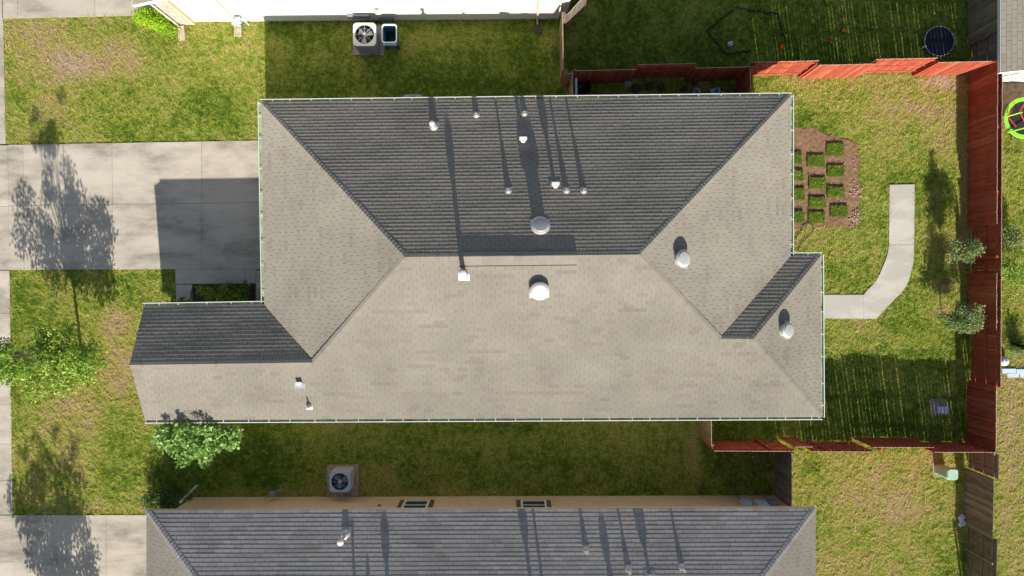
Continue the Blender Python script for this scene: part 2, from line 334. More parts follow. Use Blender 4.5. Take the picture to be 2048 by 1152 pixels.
# ---------------------------------------------------------------- roofs made of single shingle tabs
def clip(poly, nx_, ny_, d):              # keep nx*x+ny*y <= d
    out = []
    for i in range(len(poly)):
        a, b = poly[i-1], poly[i]; da = nx_*a[0]+ny_*a[1]-d; db = nx_*b[0]+ny_*b[1]-d
        if (da <= 0) != (db <= 0):
            t = da/(da-db); out.append((a[0]+(b[0]-a[0])*t, a[1]+(b[1]-a[1])*t))
        if db <= 0: out.append(b)
    return out
def area(p): return 0.5*sum(p[i-1][0]*p[i][1]-p[i][0]*p[i-1][1] for i in range(len(p)))
def fit(poly):
    A = np.array([[p.x, p.y, 1] for p in poly]); z = np.array([p.z for p in poly]); s, *_ = np.linalg.lstsq(A, z, rcond=None)
    return s, np.abs(A@s-z).max()
def shingles(mb, poly, eave, ex=0.140, w=0.333, plane=None, thick=0.007, lift=0.0, gapw=0.010):
    """poly: 3D outline; eave: (p,q) along the eave. Tabs cut in plan, raised at their lower edge."""
    s, res = fit(poly) if plane is None else (plane, 0)
    e0 = Vector((eave[0].x, eave[0].y)); u = (Vector((eave[1].x, eave[1].y))-e0).normalized(); up = Vector((-u.y, u.x))
    g = Vector((s[0], s[1]));
    if up.dot(g) < 0: up = -up
    uv = [((Vector((p.x, p.y))-e0).dot(u), (Vector((p.x, p.y))-e0).dot(up)) for p in poly]
    if area(uv) < 0: uv = uv[::-1]
    flip = (u.x*up.y-u.y*up.x) < 0
    vmax = max(q_[1] for q_ in uv); vmin = min(q_[1] for q_ in uv); i = int(math.floor(vmin/ex))-1
    nrm = Vector((-s[0], -s[1], 1)).normalized()
    ph = random.random()*10
    while i*ex < vmax:
        v0, v1 = i*ex, (i+1)*ex
        wob = 0.003*math.sin(i*1.7+ph)
        band = clip(clip(uv, 0, -1, -(v0+wob*0.5)), 0, 1, v1+0.004)
        if len(band) > 2 and abs(area(band)) > 1e-4:
            umin = min(q_[0] for q_ in band); umax = max(q_[0] for q_ in band)
            off = (i % 2)*w/2+random.uniform(-.05, .05)
            k = int(math.floor((umin-off)/w)); last = 0.5
            while k*w+off < umax:
                a, b = k*w+off+gapw/2, (k+1)*w+off-gapw/2
                t = clip(clip(band, -1, 0, -a), 1, 0, b)
                k += 1
                if len(t) < 3 or abs(area(t)) < 2e-4: continue
                th = thick*(1+0.22*math.sin((k*w)*0.9+i*0.61+ph)+random.uniform(-.1, .1))
                c = random.random()
                if random.random() < 0.22: c = last
                last = c
                top = []; bot = []
                for (x, y) in t:
                    P = e0+u*x+up*y; z = s[0]*P.x+s[1]*P.y+s[2]+lift
                    f = max(0.0, min(1.0, (y-v0)/ex)); l = 0.0015+th*(1-f)
                    top.append(Vector((P.x, P.y, z))+nrm*l); bot.append(Vector((P.x, P.y, z))-nrm*0.002)
                n = len(t); idx = list(range(n)); sides = [(n+j, n+(j+1) % n, (j+1) % n, j) for j in range(n)]
                if flip: idx = idx[::-1]; sides = [q_[::-1] for q_ in sides]
                mb.add(top+bot, [idx], 0, c); b0 = len(mb.v)-2*n
                for q_ in sides: mb.f.append([b0+j for j in q_]); mb.m.append(1); mb.c.append(c)
        i += 1
    return res
def deck(mb, polys, drop=0.004):
    for p in polys:
        v = [Vector((q_.x, q_.y, q_.z-drop)) for q_ in p]
        mb.add(v, [list(range(len(v)))], 0)
def cap_line(name, a, b, n1, n2, parent, m, w=0.15, L_=0.14, th=0.012, up=0.006):
    """folded cap shingles laid from a (low) to b (high); n1,n2 are the normals of the two slopes"""
    a = Vector(a); b = Vector(b); d = (b-a); ln = d.length; t = d/ln
    s1 = n1.cross(t).normalized(); s2 = n2.cross(t).normalized()
    nm = ((n1+n2)/2).normalized()
    # side directions: pick the ones that leave the ridge downward
    if s1.z > 0: s1 = -s1
    if s2.z > 0: s2 = -s2
    if s1.dot(s2) > 0.5: s2 = -s2
    mb = MB(); k = 0; x = 0
    while x < ln-0.02:
        l0 = x-0.012; l1 = min(x+L_, ln); ww = w*(1+random.uniform(-.06, .06)); hh = th*random.uniform(.8, 1.25)
        p0 = a+t*max(l0, 0)+nm*(up+hh); p1 = a+t*l1+nm*(up+0.003)
        P = [p0+s1*ww, p0, p0+s2*ww, p1+s2*ww, p1, p1+s1*ww]
        D = [p-nm*0.02-0*nm for p in P]
        mb.add(P+D, [(0, 1, 4, 5), (1, 2, 3, 4), (7, 6, 0, 1)[::-1], (8, 7, 1, 2)[::-1], (6, 11, 5, 0), (9, 8, 2, 3), (10, 9, 3, 4)[::-1], (11, 10, 4, 5)[::-1]], 0, random.random())
        x += L_
    return mb.build(name, m, parent, attr='tab')
def nrm_of(plane): return Vector((-plane[0], -plane[1], 1)).normalized()
def roof_xy(plane, px, py, raise_=0.0):
    dx = (px-1024)/F; dy = (576-py)/F; h = (H-plane[2]-raise_)/(1+plane[0]*dx+plane[1]*dy)
    return Vector((dx*h, dy*h, H-h-raise_))
def wall_ring(pts, z0, z1, m, name, parent, th=0.15, mi2=None):
    mb = MB(); n = len(pts)
    mb.prism(pts, z0, z1, 0); return mb.build(name, m, parent)

# ---- main house
ze, zr, zw, zd = 2.70, 5.35, 3.74, 4.06
A = W(522, 205, ze); B = W(1581, 192, ze); Rw = W(810, 514, zr); Re = W(1279, 509, zr); Pw = W(627, 725, zw)
V = W(529, 609, ze); G = W(259, 730, zw-0.03); Gn = W(288, 613, ze); Gs = W(291, 840, ze); SE = W(1643, 833, ze)
Q2 = W(1440, 677.5, zd); Q3 = W(1507, 678, zd); V2 = W(1581, 512, ze); Cn = W(1641, 512, ze)
house = empty('house', (0, 0, 0), 'large single-storey house with hipped beige shingle roof in the middle of the photo', 'house')
slopes = {'N': ([A, Rw, Re, B], (A, B)), 'W': ([A, V, Pw, Rw], (A, V)), 'GN': ([V, Gn, G, Pw], (Gn, V)),
          'S': ([Gs, SE, Q3, Q2, Re, Rw, Pw, G], (Gs, SE)), 'E': ([B, Re, Q2, V2], (B, V2)), 'N2': ([V2, Q2, Q3, Cn], (V2, Cn)), 'E2': ([Cn, Q3, SE], (Cn, SE))}
PL = {}
for k, (p, e) in slopes.items():
    PL[k], res = fit(p); print('slope', k, 'pitch %.3f residual %.3f' % (math.hypot(PL[k][0], PL[k][1]), res))
mb = MB(); deck(mb, [p for p, e in slopes.values()], 0.03)
eav = [A, V, Gn, Gs, SE, Cn, V2, B]
for a, b in zip(eav, eav[1:]+eav[:1]):     # fascia boards and soffit
    mb.add([(a.x, a.y, ze-0.03), (b.x, b.y, ze-0.03), (b.x, b.y, ze-0.2), (a.x, a.y, ze-0.2)], [(0, 1, 2, 3)], 1)
mb.add([(p.x, p.y, ze-0.2) for p in eav], [list(range(len(eav)))], 1)
mb.add([Gn-Vector((0, 0, .03)), G-Vector((0, 0, .03)), Gs-Vector((0, 0, .03)), (Gs.x, Gs.y, ze-.2), (Gn.x, Gn.y, ze-.2)], [(0, 1, 2, 3, 4)], 1)
roof = mb.build('roof', [DECK, WHITE], house)
for k, (p, e) in slopes.items():
    mb = MB(); shingles(mb, p, e, plane=PL[k], thick=0.0105 if k in ('N', 'GN', 'N2') else 0.006, gapw=.006 if k == 'S' else .010)
    mb.build('shingle_slope', [SH, DECK], roof, attr='tab')
for a, b, k1, k2 in ((A, Rw, 'N', 'W'), (B, Re, 'N', 'E'), (Pw, Rw, 'W', 'S'), (Q2, Re, 'E', 'S'), (Rw, Re, 'N', 'S'), (G, Pw, 'GN', 'S'), (Cn, Q3, 'N2', 'E2'), (SE, Q3, 'E2', 'S'), (Q2, Q3, 'N2', 'S')):
    cap_line('ridge_cap', a, b, nrm_of(PL[k1]), nrm_of(PL[k2]), roof, SH, w=0.13)
# ridge vent: raised capped strip on the main ridge
va = W(918, 513, zr); vb = W(1154, 510.5, zr); nN = nrm_of(PL['N']); nS = nrm_of(PL['S'])
t = (vb-va).normalized(); dN = nN.cross(t).normalized(); dS = nS.cross(t).normalized()
if dN.z > 0: dN = -dN
if dS.z > 0: dS = -dS
mb = MB(); rise = Vector((0, 0, 0.05))
sec = lambda p: [p+dS*0.37+nS*0.04, p+rise+nS*0.01, p+dN*0.16+nN*0.045, p+dN*0.16+nN*0.01, p-rise*0.2, p+dS*0.37+nS*0.01]  # dark body juts past the caps, painting the shadow gap along the south edge
S0, S1 = sec(va), sec(vb)
mb.add(S0+S1, [(0, 1, 7, 6), (1, 2, 8, 7), (2, 3, 9, 8), (5, 0, 6, 11), (0, 1, 4, 5), (1, 2, 3, 4), (6, 7, 10, 11)[::-1], (7, 8, 9, 10)[::-1]], 0, .5)
mb.build('ridge_vent', DECK, roof)
mb = MB(); n_ = 15
for side, dd, nn, wd in ((0, dS, nS, 0.33), (1, dN, nN, 0.15)):
    for k in range(n_):
        f0, f1 = k/n_+0.0003, (k+1)/n_-0.0003; hh = random.uniform(.003, .008)
        for r0, r1 in (((0, .5), (.5, 1)) if side == 0 else ((0, 1),)):
            p = [va.lerp(vb, f0), va.lerp(vb, f1)]; base = rise+nn*0.011
            f = lambda q, r: q+dd*wd*r+(rise+nn*0.01)*(1-r)+nn*(0.045*r+hh+0.004)
            vv = [f(p[0], r0), f(p[1], r0), f(p[1], r1), f(p[0], r1)]
            mb.add(vv+[v_-nn*0.014 for v_ in vv], [(0, 1, 2, 3), (0, 1, 5, 4), (1, 2, 6, 5), (2, 3, 7, 6), (3, 0, 4, 7)], 0, random.random())
mb.build('ridge_vent_cap', SH, roof, attr='tab')
# walls
wp = [(-9.45, 6.88), (-9.45, -1.05), (-14.1, -1.05), (-14.1, -4.82), (11.72, -4.66), (11.72, 0.9), (10.5, 0.9), (10.5, 7.12)]
mb = MB(); mb.prism(wp, 0, ze-0.19)
mb.add([(-14.1, -4.82, ze-.2), (-14.1, -1.05, ze-.2), (-14.1, G.y, zw-0.12), (-13.95, -4.82, ze-.2), (-13.95, -1.05, ze-.2), (-13.95, G.y, zw-.12)], [(0, 1, 2), (5, 4, 3), (0, 2, 5, 3), (1, 4, 5, 2)], 0)
mb.build('wall', CREAM, house)
def wall_window(root, c, along, out, w, h, z, casing=None, glass=GLASS):
    """window on a wall: c point on wall face (x,y); along, out unit vectors; frame and pane"""
    a = Vector((*along, 0)); o_ = Vector((*out, 0)); M = Matrix((a, o_, Vector((0, 0, 1)))).transposed(); c = Vector((c[0], c[1], z))
    wo = MB()
    for s_ in (-1, 1): wo.box(c+a*s_*w/2+o_*0.03, (0.09, 0.07, h+0.09), M=M); wo.box(c+Vector((0, 0, s_*h/2))+o_*0.028, (w-0.09, 0.066, 0.09), M=M)
    wo.box(c+o_*0.03, (w-0.09, 0.05, 0.05), M=M)
    win = local(wo, root).build('window', WHITE, root)
    g = MB(); g.box(c+o_*0.012, (w-0.08, 0.02, h-0.08), M=M); local(g, root).build('pane', glass, win)
    if casing:
        for s_ in (-1, 1):
            k = MB(); k.box(c+a*s_*(w/2+0.14)+o_*0.02, (0.18, 0.05, h+0.2), M=M); local(k, root).build('shutter', casing, win)
    return win
for x in (-12.2, -6.5, -4.0, -0.6, 0.6, 3.2, 6.2, 9.4):
    wall_window(house, (x, -4.66-0.16*(11.72-x)/25.8), (1, 0), (0, -1), 1.0, 1.4, 1.5)
for x in (-6.0, 0.5, 5.0, 8.5): wall_window(house, (x, 6.88+0.24*(x+9.45)/19.95), (1, 0), (0, 1), 0.9, 1.2, 1.5)
wall_window(house, (10.5, 4.5), (0, 1), (1, 0), 1.2, 1.4, 1.5); wall_window(house, (-14.1, -2.9), (0, 1), (-1, 0), 1.4, 1.4, 1.5)
mb = MB()
for k in range(4): mb.box((-9.49, 3.35, 0.33+k*0.555), (0.06, 4.88, 0.54))
gd = mb.build('garage_door', WHITE, house)
mb = MB(); mb.box((-9.55, 3.35, 0.35), (0.04, 0.12, 0.04)); mb.build('handle', DGREY, gd)
mb = MB(); mb.box((-9.48, -0.3, 1.03), (0.05, 0.91, 2.05)); ed = mb.build('door', BROWN, house)
mb = MB(); mb.lathe([(0, 0), (.03, .01), (.03, .04), (0, .05)], (-9.53, 0.05, 1.0), 8, M=Matrix.Rotation(-math.pi/2, 3, 'Y')); mb.build('handle', GALV, ed)
mb = MB(); mb.box((11.76, -1.3, 1.03), (0.05, 0.95, 2.05)); ed = mb.build('door', WHITE, house)
mb = MB(); mb.lathe([(0, 0), (.03, .01), (.03, .04), (0, .05)], (11.8, -0.95, 1.0), 8, M=Matrix.Rotation(math.pi/2, 3, 'Y')); mb.build('handle', GALV, ed)
# gutters: open trough with white lip, greenish inside, hangers
def gutter(a, b, nh, skip=()):
    a = Vector((a.x, a.y, ze-0.02)); b = Vector((b.x, b.y, ze-0.02)); t = (b-a).normalized(); o_ = Vector((t.y, -t.x, 0))
    ln = (b-a).length; M = Matrix((t, o_, Vector((0, 0, 1)))).transposed(); m = (a+b)/2
    mb = MB(); mb.box(m+o_*0.064-Vector((0, 0, .085)), (ln, 0.118, 0.01), M=M, mi=1); mb.box(m+o_*0.012-Vector((0, 0, .046)), (ln, 0.01, 0.065), M=M, mi=0)
    mb.box(m+o_*0.128-Vector((0, 0, .045)), (ln+0.1, 0.014, 0.09), M=M, mi=0); mb.box(m+o_*0.124+Vector((0, 0, .004)), (ln+0.1, 0.03, 0.008), M=M, mi=0)
    for s_ in (a, b): mb.box(s_+o_*0.066-Vector((0, 0, .045)), (0.01, 0.10, 0.07), M=M, mi=0)
    g = mb.build('gutter', [WHITE, GUT], house)
    h = MB(); h.box((0, 0, 0), (0.026, 0.125, 0.012), M=M)
    for i in range(nh):
        f = (i+0.5+random.uniform(-.12, .12))/nh; o = h.build('hanger', WHITE, g) if i == 0 else o.copy()
        if i: C.objects.link(o); o.parent = g
        o.location = a.lerp(b, f)+o_*0.064+Vector((0, 0, .003))
def dpipe(x, y, ox, oy, root=None, m=None):
    mb = MB(); mb.tube([(x+ox*.3, y+oy*.3, 2.58), (x+ox*.3, y+oy*.3, 2.45), (x, y, 2.25), (x, y, 0.25), (x+ox*.12, y+oy*.12, .12), (x+ox*.4, y+oy*.4, .08)], 0.04, 6)
    (mb if root is None else local(mb, root)).build('downspout', m or WHITE, root or house)
for a, b, n in ((B, A, 26), (A, V, 8), (V, Gn, 5), (Gs, SE, 30), (SE, Cn, 7), (Cn, V2, 1), (V2, B, 7)):
    a2, b2 = a.copy(), b.copy()
    gutter(b2, a2, n) if False else gutter(a2, b2, n)
dpipe(-9.55, -1.12, 0, 0); dpipe(10.6, 7.2, 1, 1); dpipe(11.82, -4.75, 1, -1)
# ---- things that stand up from the roofs (parts of the house they are fixed to)
def tilt(plane):
    n = nrm_of(plane); d = Vector((n.x, n.y, 0)); d = (d-n*d.dot(n)).normalized()      # d runs down the slope
    return Matrix((d.cross(n), d, n)).transposed(), n
def flashing(mb, p, plane, w, d, mi=0, th=0.016, sh=(0, 0)):
    M, n = tilt(plane); mb.box(p+n*0.012+M @ Vector((sh[0], sh[1], 0)), (w, d, th), M=M, mi=mi)
def dome_vent(par, plane, px, py, r=0.355, h=0.30):
    p = roof_xy(plane, px, py, h); M, n = tilt(plane)
    mb = MB(); flashing(mb, p, plane, 0.70, 0.30, sh=(0, .20)); mb.lathe([(0.24, -.02), (0.24, h-0.1)], p, 24, M=M)
    v = mb.build('roof_vent', GALV, par)
    mb = MB(); mb.lathe([(0.20, h-.12), (r-.02, h-.12), (r, h-.10), (r, h-.06), (r*.93, h-.035), (r*.80, h-.01), (r*.76, h+.008), (r*.66, h+.012), (r*.35, h+.022), (0, h+.026)], p, 36, M=M)
    mb.build('vent_cap', GALV, v, smooth=False)
def pipe_vent(par, plane, px, py, h=0.32, r=0.045):
    p = roof_xy(plane, px, py, h); mb = MB(); flashing(mb, p, plane, 0.26, 0.2, sh=(0, 0.06))
    mb.lathe([(0.13, -0.02), (0.075, 0.14), (0.06, 0.16)], p, 14)
    v = mb.build('plumbing_vent', GREY if False else GALV, par)
    mb = MB(); mb.lathe([(r, -0.05), (r, h), (r*.72, h), (r*.72, h-.12)], p, 14); mb.lathe([(r*.72, h-.1), (0, h-.1)], p, 10, mi=1); mb.build('pipe', [WHITE, BLACK], v)  # black disc in the bore stands for the shade inside the pipe
def hood_vent(par, plane, px, py, h=0.34, w=0.26):
    p = roof_xy(plane, px, py, h); mb = MB(); flashing(mb, p, plane, 0.42, 0.24, sh=(0, 0.1))
    v = mb.build('roof_vent', GREY, par)
    mb = MB(); mb.tube([p+Vector((0, 0, -.02)), p+Vector((0, 0, h-.12))], 0.07, 12)
    mb.prism([(p.x-w*.5, p.y+w*.35), (p.x-w*.55, p.y), (p.x-w*.18, p.y-w*.45), (p.x+w*.25, p.y-w*.45), (p.x+w*.6, p.y+.02), (p.x+w*.55, p.y+w*.35)], p.z+h-.13, p.z+h)
    mb.build('vent_hood', WHITE, v)
def flue(par, plane, px, py, h=0.75, rc=0.13, rp=0.06, base=True, disc=True):
    p = roof_xy(plane, px, py, h); mb = MB(); flashing(mb, p, plane, 0.40, 0.26, sh=(0, .12))
    mb.lathe([(0.17, 0), (0.10, 0.14), (0.08, 0.16)], p, 16)
    v = mb.build('flue', GALV, par)
    mb = MB(); mb.lathe([(rp, -.05), (rp, h-.12)], p, 12); mb.lathe([(rp, h*.33), (.125, h*.33-.03), (.125, h*.33-.05), (rp, h*.33-.05)], p, 16); mb.build('pipe', GALV, v)
    mb = MB(); mb.lathe([(rp, h-.12), (rc*.8, h-.11), (rc, h-.07), (rc*.97, h-.02), (rc*.6, h+.01), (0, h+.03)], p, 20); mb.build('rain_cap', WHITE, v)
dome_vent(roof.parent, PL['N'], 1081, 455); dome_vent(house, PL['S'], 1079.5, 577.5); dome_vent(house, PL['E'], 1363, 517, r=0.31); dome_vent(house, PL['E2'], 1573, 661, r=0.29)
for x, y, h in ((952, 228, .26), (1049, 225, .26), (1016.5, 380, .30), (1134, 379.5, .31), (1169, 380, .31)): pipe_vent(house, PL['N'], x, y, h)
hood_vent(house, PL['N'], 1046, 278); hood_vent(house, PL['N'], 1111, 369)
flue(house, PL['N'], 863.5, 246, 0.72, rc=0.105)
flue(house, PL['S'], 924, 547, 0.95, rc=0.15, rp=0.085)
hood_vent(house, PL['S'], 596, 768, h=0.2, w=0.2); pipe_vent(house, PL['S'], 613, 815, 0.36, 0.03)

# ---- southern neighbour
zs = 2.75
S1_, S2_ = W(293, 1020.5, zs), W(1631, 1015.5, zs); S3_ = Vector((S2_.x, -20.2, zs)); S4_ = Vector((S1_.x, -20.2, zs)); pz = 0.37
hz = zs+pz*(S1_.y+20.2)/2; half = (S1_.y+20.2)/2
Ra = Vector((S1_.x+half, S1_.y-half, hz)); Rb = Vector((S2_.x-half, S2_.y-half, hz))
south = empty('house', (-1.2, -14.4, 0), 'tan-walled house with grey shingle hip roof along the bottom edge of the photo', 'house')
mb = MB(); deck(mb, [[S1_, Ra, Rb, S2_], [S1_, S4_, Ra], [S2_, Rb, S3_], [S4_, S3_, Rb, Ra]], 0.03)
ring = [S1_, S2_, S3_, S4_]
for a, b in zip(ring, ring[1:]+ring[:1]): mb.add([(a.x, a.y, zs-.03), (b.x, b.y, zs-.03), (b.x, b.y, zs-.18), (a.x, a.y, zs-.18)], [(0, 1, 2, 3)], 1)
mb.add([(p.x, p.y, zs-.18) for p in ring], [(0, 1, 2, 3)], 1)
sroof = local(mb, south).build('roof', [DECK, TAN], south)
PS = {}
for k, (p, e, mm) in {'N': ([S1_, Ra, Rb, S2_], (S1_, S2_), SHG), 'W': ([S1_, S4_, Ra], (S1_, S4_), SH), 'E': ([S2_, Rb, S3_], (S2_, S3_), SH), 'S': ([S4_, S3_, Rb, Ra], (S4_, S3_), SH)}.items():
    PS[k], _ = fit(p); mb = MB(); shingles(mb, p, e, ex=0.150, w=0.335, thick=0.009 if k == 'N' else .006, gapw=.008); local(mb, south).build('shingle_slope', [mm, DECK], sroof, attr='tab')
off = Vector(south.location)
for a, b, k1, k2 in ((S1_, Ra, 'N', 'W'), (S2_, Rb, 'N', 'E'), (Ra, Rb, 'N', 'S')):
    cap_line('ridge_cap', a-off, b-off, nrm_of(PS[k1]), nrm_of(PS[k2]), sroof, SHG, w=0.13)
mb = MB(); mb.prism([(-13.75, -9.03), (-13.75, -19.8), (11.5, -19.8), (11.5, -8.95)], 0, zs-.17); local(mb, south).build('wall', TAN, south)
for px in (829, 1068): wall_window(south, (P2(px, 1000, 1.6)[0], -8.995), (1, 0), (0, 1), 0.98, 1.15, 1.32, BROWN)
for x in (-8, -2, 5): wall_window(south, (x, -19.8), (1, 0), (0, -1), 1.2, 1.3, 1.5)
class Shift:                                    # parent whose children are given in world space
    pass
_build = MB.build
def flue_on_south(fn, *a, **k):
    before = set(bpy.data.objects); fn(south, *a, **k)
    for o in bpy.data.objects:
        if o not in before and o.parent is south: o.location = -off
flue_on_south(flue, PS['N'], 680, 1086, 0.95, rc=0.125)
flue_on_south(pipe_vent, PS['N'], 1174, 1106, 0.34)
flue_on_south(pipe_vent, PS['N'], 1260, 1147, 0.4); flue_on_south(pipe_vent, PS['N'], 1369, 1143, 0.4)
flue_on_south(hood_vent, PS['N'], 1303, 1160, 0.34, 0.34)
for px, py, h, kind in ((776, 1262, .44, 1), (737, 1212, .2, 0), (708, 1330, .58, 0), (1071, 1245, .48, 1), (1102, 1300, .65, 0), (1232, 1215, .34, 1)):
    if kind: flue_on_south(flue, PS['N'], px, py, h, rc=0.16, rp=.075)
    else: flue_on_south(pipe_vent, PS['N'], px, py, h, 0.05)
# wall-mounted fittings of the southern house
def wbox(root, name, px, py, z, size, y, m, pad=0.0):
    x = P2(px, py, z)[0]; mb = MB(); mb.box((x, y+size[1]/2, z), size); mb.box((x, y+size[1]+.008, z), (size[0]*.86, .016, size[2]*.86)); return local(mb, root).build(name, m, root)
wbox(south, 'meter_box', 1492, 1008, 1.3, (0.34, 0.16, 0.5), -8.97, BLUEG); wbox(south, 'breaker_box', 1523, 1008, 1.45, (0.42, 0.16, 0.75), -8.965, BLUEG)
wbox(south, 'meter_box', 1545, 1008, 1.3, (0.3, 0.18, 0.42), -8.96, GREY); wbox(south, 'wall_vent', 758.5, 1007.5, 1.3, (0.16, 0.04, 0.14), -8.995, GREY)
for px in (1478, 1533):
    x = P2(px, 1000, .6)[0]; mb = MB(); mb.tube([(x, -8.93, 0), (x+.05, -8.93, 1.1)], .022, 6); local(mb, south).build('conduit', GREY, south)
# meter loop and bracket at the wall
x0 = P2(548, 993, .5)[0]
mb = MB(); mb.tube([(x0-.30, -8.9, .9), (x0-.02, -8.75, .62), (x0+.25, -8.55, .45), (x0+.38, -8.3, .5)], 0.028, 6); mb.box((x0-.02, -8.72, .62), (.24, .2, .22)); mb.box((x0+.3, -8.62, .42), (.12, .12, .18)); mb.tube([(x0, -8.72, 0), (x0, -8.72, .6)], .025, 6)
local(mb, south).build('gas_meter', GREY, south)
x0 = P2(383, 992, .3)[0]; mb = MB(); mb.tube([(x0-.14, -8.95, 1.0), (x0-.14, -8.85, .5), (x0-.08, -8.75, .28), (x0+.22, -8.45, .24)], 0.045, 8); local(mb, south).build('drain_pipe', WHITE, south)

# ---- northern neighbour: wall shown, roof outside the frame
north = empty('house', (-6.1, 17, 0), 'white-walled house with a brick corner along the top edge of the photo', 'house')
offn = Vector(north.location)
mb = MB(); mb.prism([(-13.75, 11.50), (2.02, 11.62), (2.02, 23), (-13.75, 23)], 0.0, 2.85); local(mb, north).build('wall', WSID, north)
mb = MB(); mb.prism([(-14.42, 11.36), (-13.76, 11.365), (-13.76, 14), (-14.42, 14)], 0.0, 2.85); local(mb, north).build('brick_corner', BRICK, north)
for x0 in (-11.83,): mb = MB(); mb.box((x0, 11.485, 1.4), (.07, .05, 2.8)); local(mb, north).build('corner_trim', TAN, north)
mb = MB(); mb.box((-13.72, 11.43, 1.4), (.09, .16, 2.8)); local(mb, north).build('corner_trim', TAN, north)
g0 = W(265, 12, 2.95); pn = .40
ga = Vector((g0.x, 11.0, 2.95)); gb = Vector((g0.x+5.2, 11.02, 2.95+5.2*pn)); gc = gb+Vector((0, 9, 0)); gd_ = ga+Vector((0, 9, 0)); ge = Vector((gb.x+5.2, 11.4, 2.95)); gf = ge+Vector((0, 9, 0))
na, nb_, nc, nd = Vector((-9.8, 11.38, 2.95)), Vector((2.45, 11.47, 2.95)), Vector((2.45, 23.4, 2.95)), Vector((-9.8, 23.4, 2.95))
ri1, ri2 = Vector((-9.8, 17.4, 5.35)), Vector((-3.5, 17.4, 5.35))
mb = MB(); deck(mb, [[ga, gb, gc, gd_], [gb, ge, gf, gc], [na, nb_, ri2, ri1], [nb_, nc, ri2], [nd, ri1, ri2, nc]], 0.03)
mb.add([ga, gb, ge, ge-Vector((0, 0, .1)), gb-Vector((0, 0, .2)), ga-Vector((0, 0, .2))], [(0, 1, 4, 5), (1, 2, 3, 4)], 1)
mb.add([na, nb_, nb_-Vector((0, 0, .18)), na-Vector((0, 0, .18))], [(0, 1, 2, 3)], 1)
mb.box((ga.x-.01, 15.5, 2.87), (.03, 9, .16), mi=1)
nroof = local(mb, north).build('roof', [DECK, WHITE], north)
for p, e in (([ga, gb, gc, gd_], (ga, gd_)), ([gb, ge, gf, gc], (ge, gf)), ([na, nb_, ri2, ri1], (na, nb_)), ([nb_, nc, ri2], (nb_, nc))):
    mb = MB(); shingles(mb, p, e); local(mb, north).build('shingle_slope', [SH, DECK], nroof, attr='tab')
mb = MB(); mb.add([(-14.42, 11.37, 2.8), (-4.5, 11.5, 2.8), (-9.59, 11.45, 4.85), (-14.42, 11.6, 2.8), (-4.5, 11.7, 2.8), (-9.59, 11.6, 4.85)], [(0, 1, 2), (0, 2, 5, 3), (1, 4, 5, 2)]); local(mb, north).build('gable', WSID, north)
# downspouts, conduit, meter and vents on that wall
def ndown(px, y, m=WHITE):
    x = (px-1024)*H/F; mb = MB(); mb.tube([(x, y, 2.8), (x, y, .2), (x+.02, y-.15, .08)], .04, 6); local(mb, north).build('downspout', m, north)
ndown(1074, 11.52, TAN); ndown(360, 11.28, WHITE)
def nbox(name, px, z, size, m):
    x = (px-1024)*H/F; mb = MB(); mb.box((x, 11.55-size[1]/2+.0076*(x+6), z), size); mb.box((x, 11.55-size[1]-.01+.0076*(x+6), z), (size[0]*.8, .02, size[2]*.8)); return local(mb, north).build(name, m, north)
nbox('disconnect_box', 724, .62, (.95, .10, .34), GREY); nbox('line_cover', 775, .3, (.62, .06, .2), GREY); nbox('wall_vent', 765, 1.3, (.16, .05, .12), GREY)
for px in (845, 925, 1015): x = (px-1024)*H/F; mb = MB(); mb.tube([(x, 11.5, .35), (x-.02, 11.38, .4), (x-.02, 11.36, .6)], .018, 6); local(mb, north).build('hose_bib', GREY, north)
mb = MB(); mb.box((-.8, 11.5, 2.9), (.1, .02, .1)); local(mb, north).build('wall_vent', GREY, north)
mb = MB(); x = -11.72
mb.box((x+.12, 11.33, .62), (.26, .2, .24)); mb.tube([(x, 11.3, .0), (x, 11.3, .75), (x+.1, 11.3, .85), (x+.35, 11.33, .7), (x+.38, 11.35, .0)], .03, 8); mb.lathe([(0, .1), (.09, .06), (.09, -.02), (0, -.04)], (x-.06, 11.22, .55), 12); mb.lathe([(0, .05), (.06, .03), (.06, -.02)], (x+.3, 11.3, .95), 10)
local(mb, north).build('gas_meter', BLUEG, north)
mb = MB(); px0, py0 = P2(1123, 10, 2.2)
mb.box((px0+.2, py0+.35, 2.3), (.5, .05, .06)); mb.box((px0+.2, py0+.75, 2.3), (.5, .05, .06))
for k in range(3): mb.box((px0-.03+.24*k, py0+.55, 2.3), (.05, .4, .06))
mb.box((px0+.2, py0+.55, 1.1), (.4, .3, 2.2)); local(mb, north).build('porch_screen', WHITE, north)

# ---- north-eastern neighbour
e0 = W(2002, 145, 2.2); east = empty('house', (24, 15, 0), 'house with beige shingle roof at the upper right corner of the photo', 'house'); offe = Vector(east.location)
E1 = Vector((e0.x, e0.y, 2.2)); E2_ = Vector((e0.x, e0.y+14, 2.2)); E3 = Vector((e0.x+5.5, e0.y+14, 4.5)); E4 = Vector((e0.x+5.5, e0.y-.02, 4.5)); E5 = E1+Vector((11, 0, 0)); E6 = E2_+Vector((11, 0, 0))
mb = MB(); deck(mb, [[E1, E4, E3, E2_], [E4, E5, E6, E3]], .03); mb.add([E1, E4, E5, E5-Vector((0, 0, .18)), E4-Vector((0, 0, .18)), E1-Vector((0, 0, .18))], [(0, 1, 4, 5), (1, 2, 3, 4)], 1)
mb.box((E1.x-.01, E1.y+7, 2.11), (.03, 14, .17), mi=1)
er = local(mb, east).build('roof', [DECK, WHITE], east)
for p, e in (([E1, E4, E3, E2_], (E1, E2_)), ([E4, E5, E6, E3], (E5, E6))):
    mb = MB(); shingles(mb, p, e, ex=0.165, w=0.35); local(mb, east).build('shingle_slope', [SH, DECK], er, attr='tab')
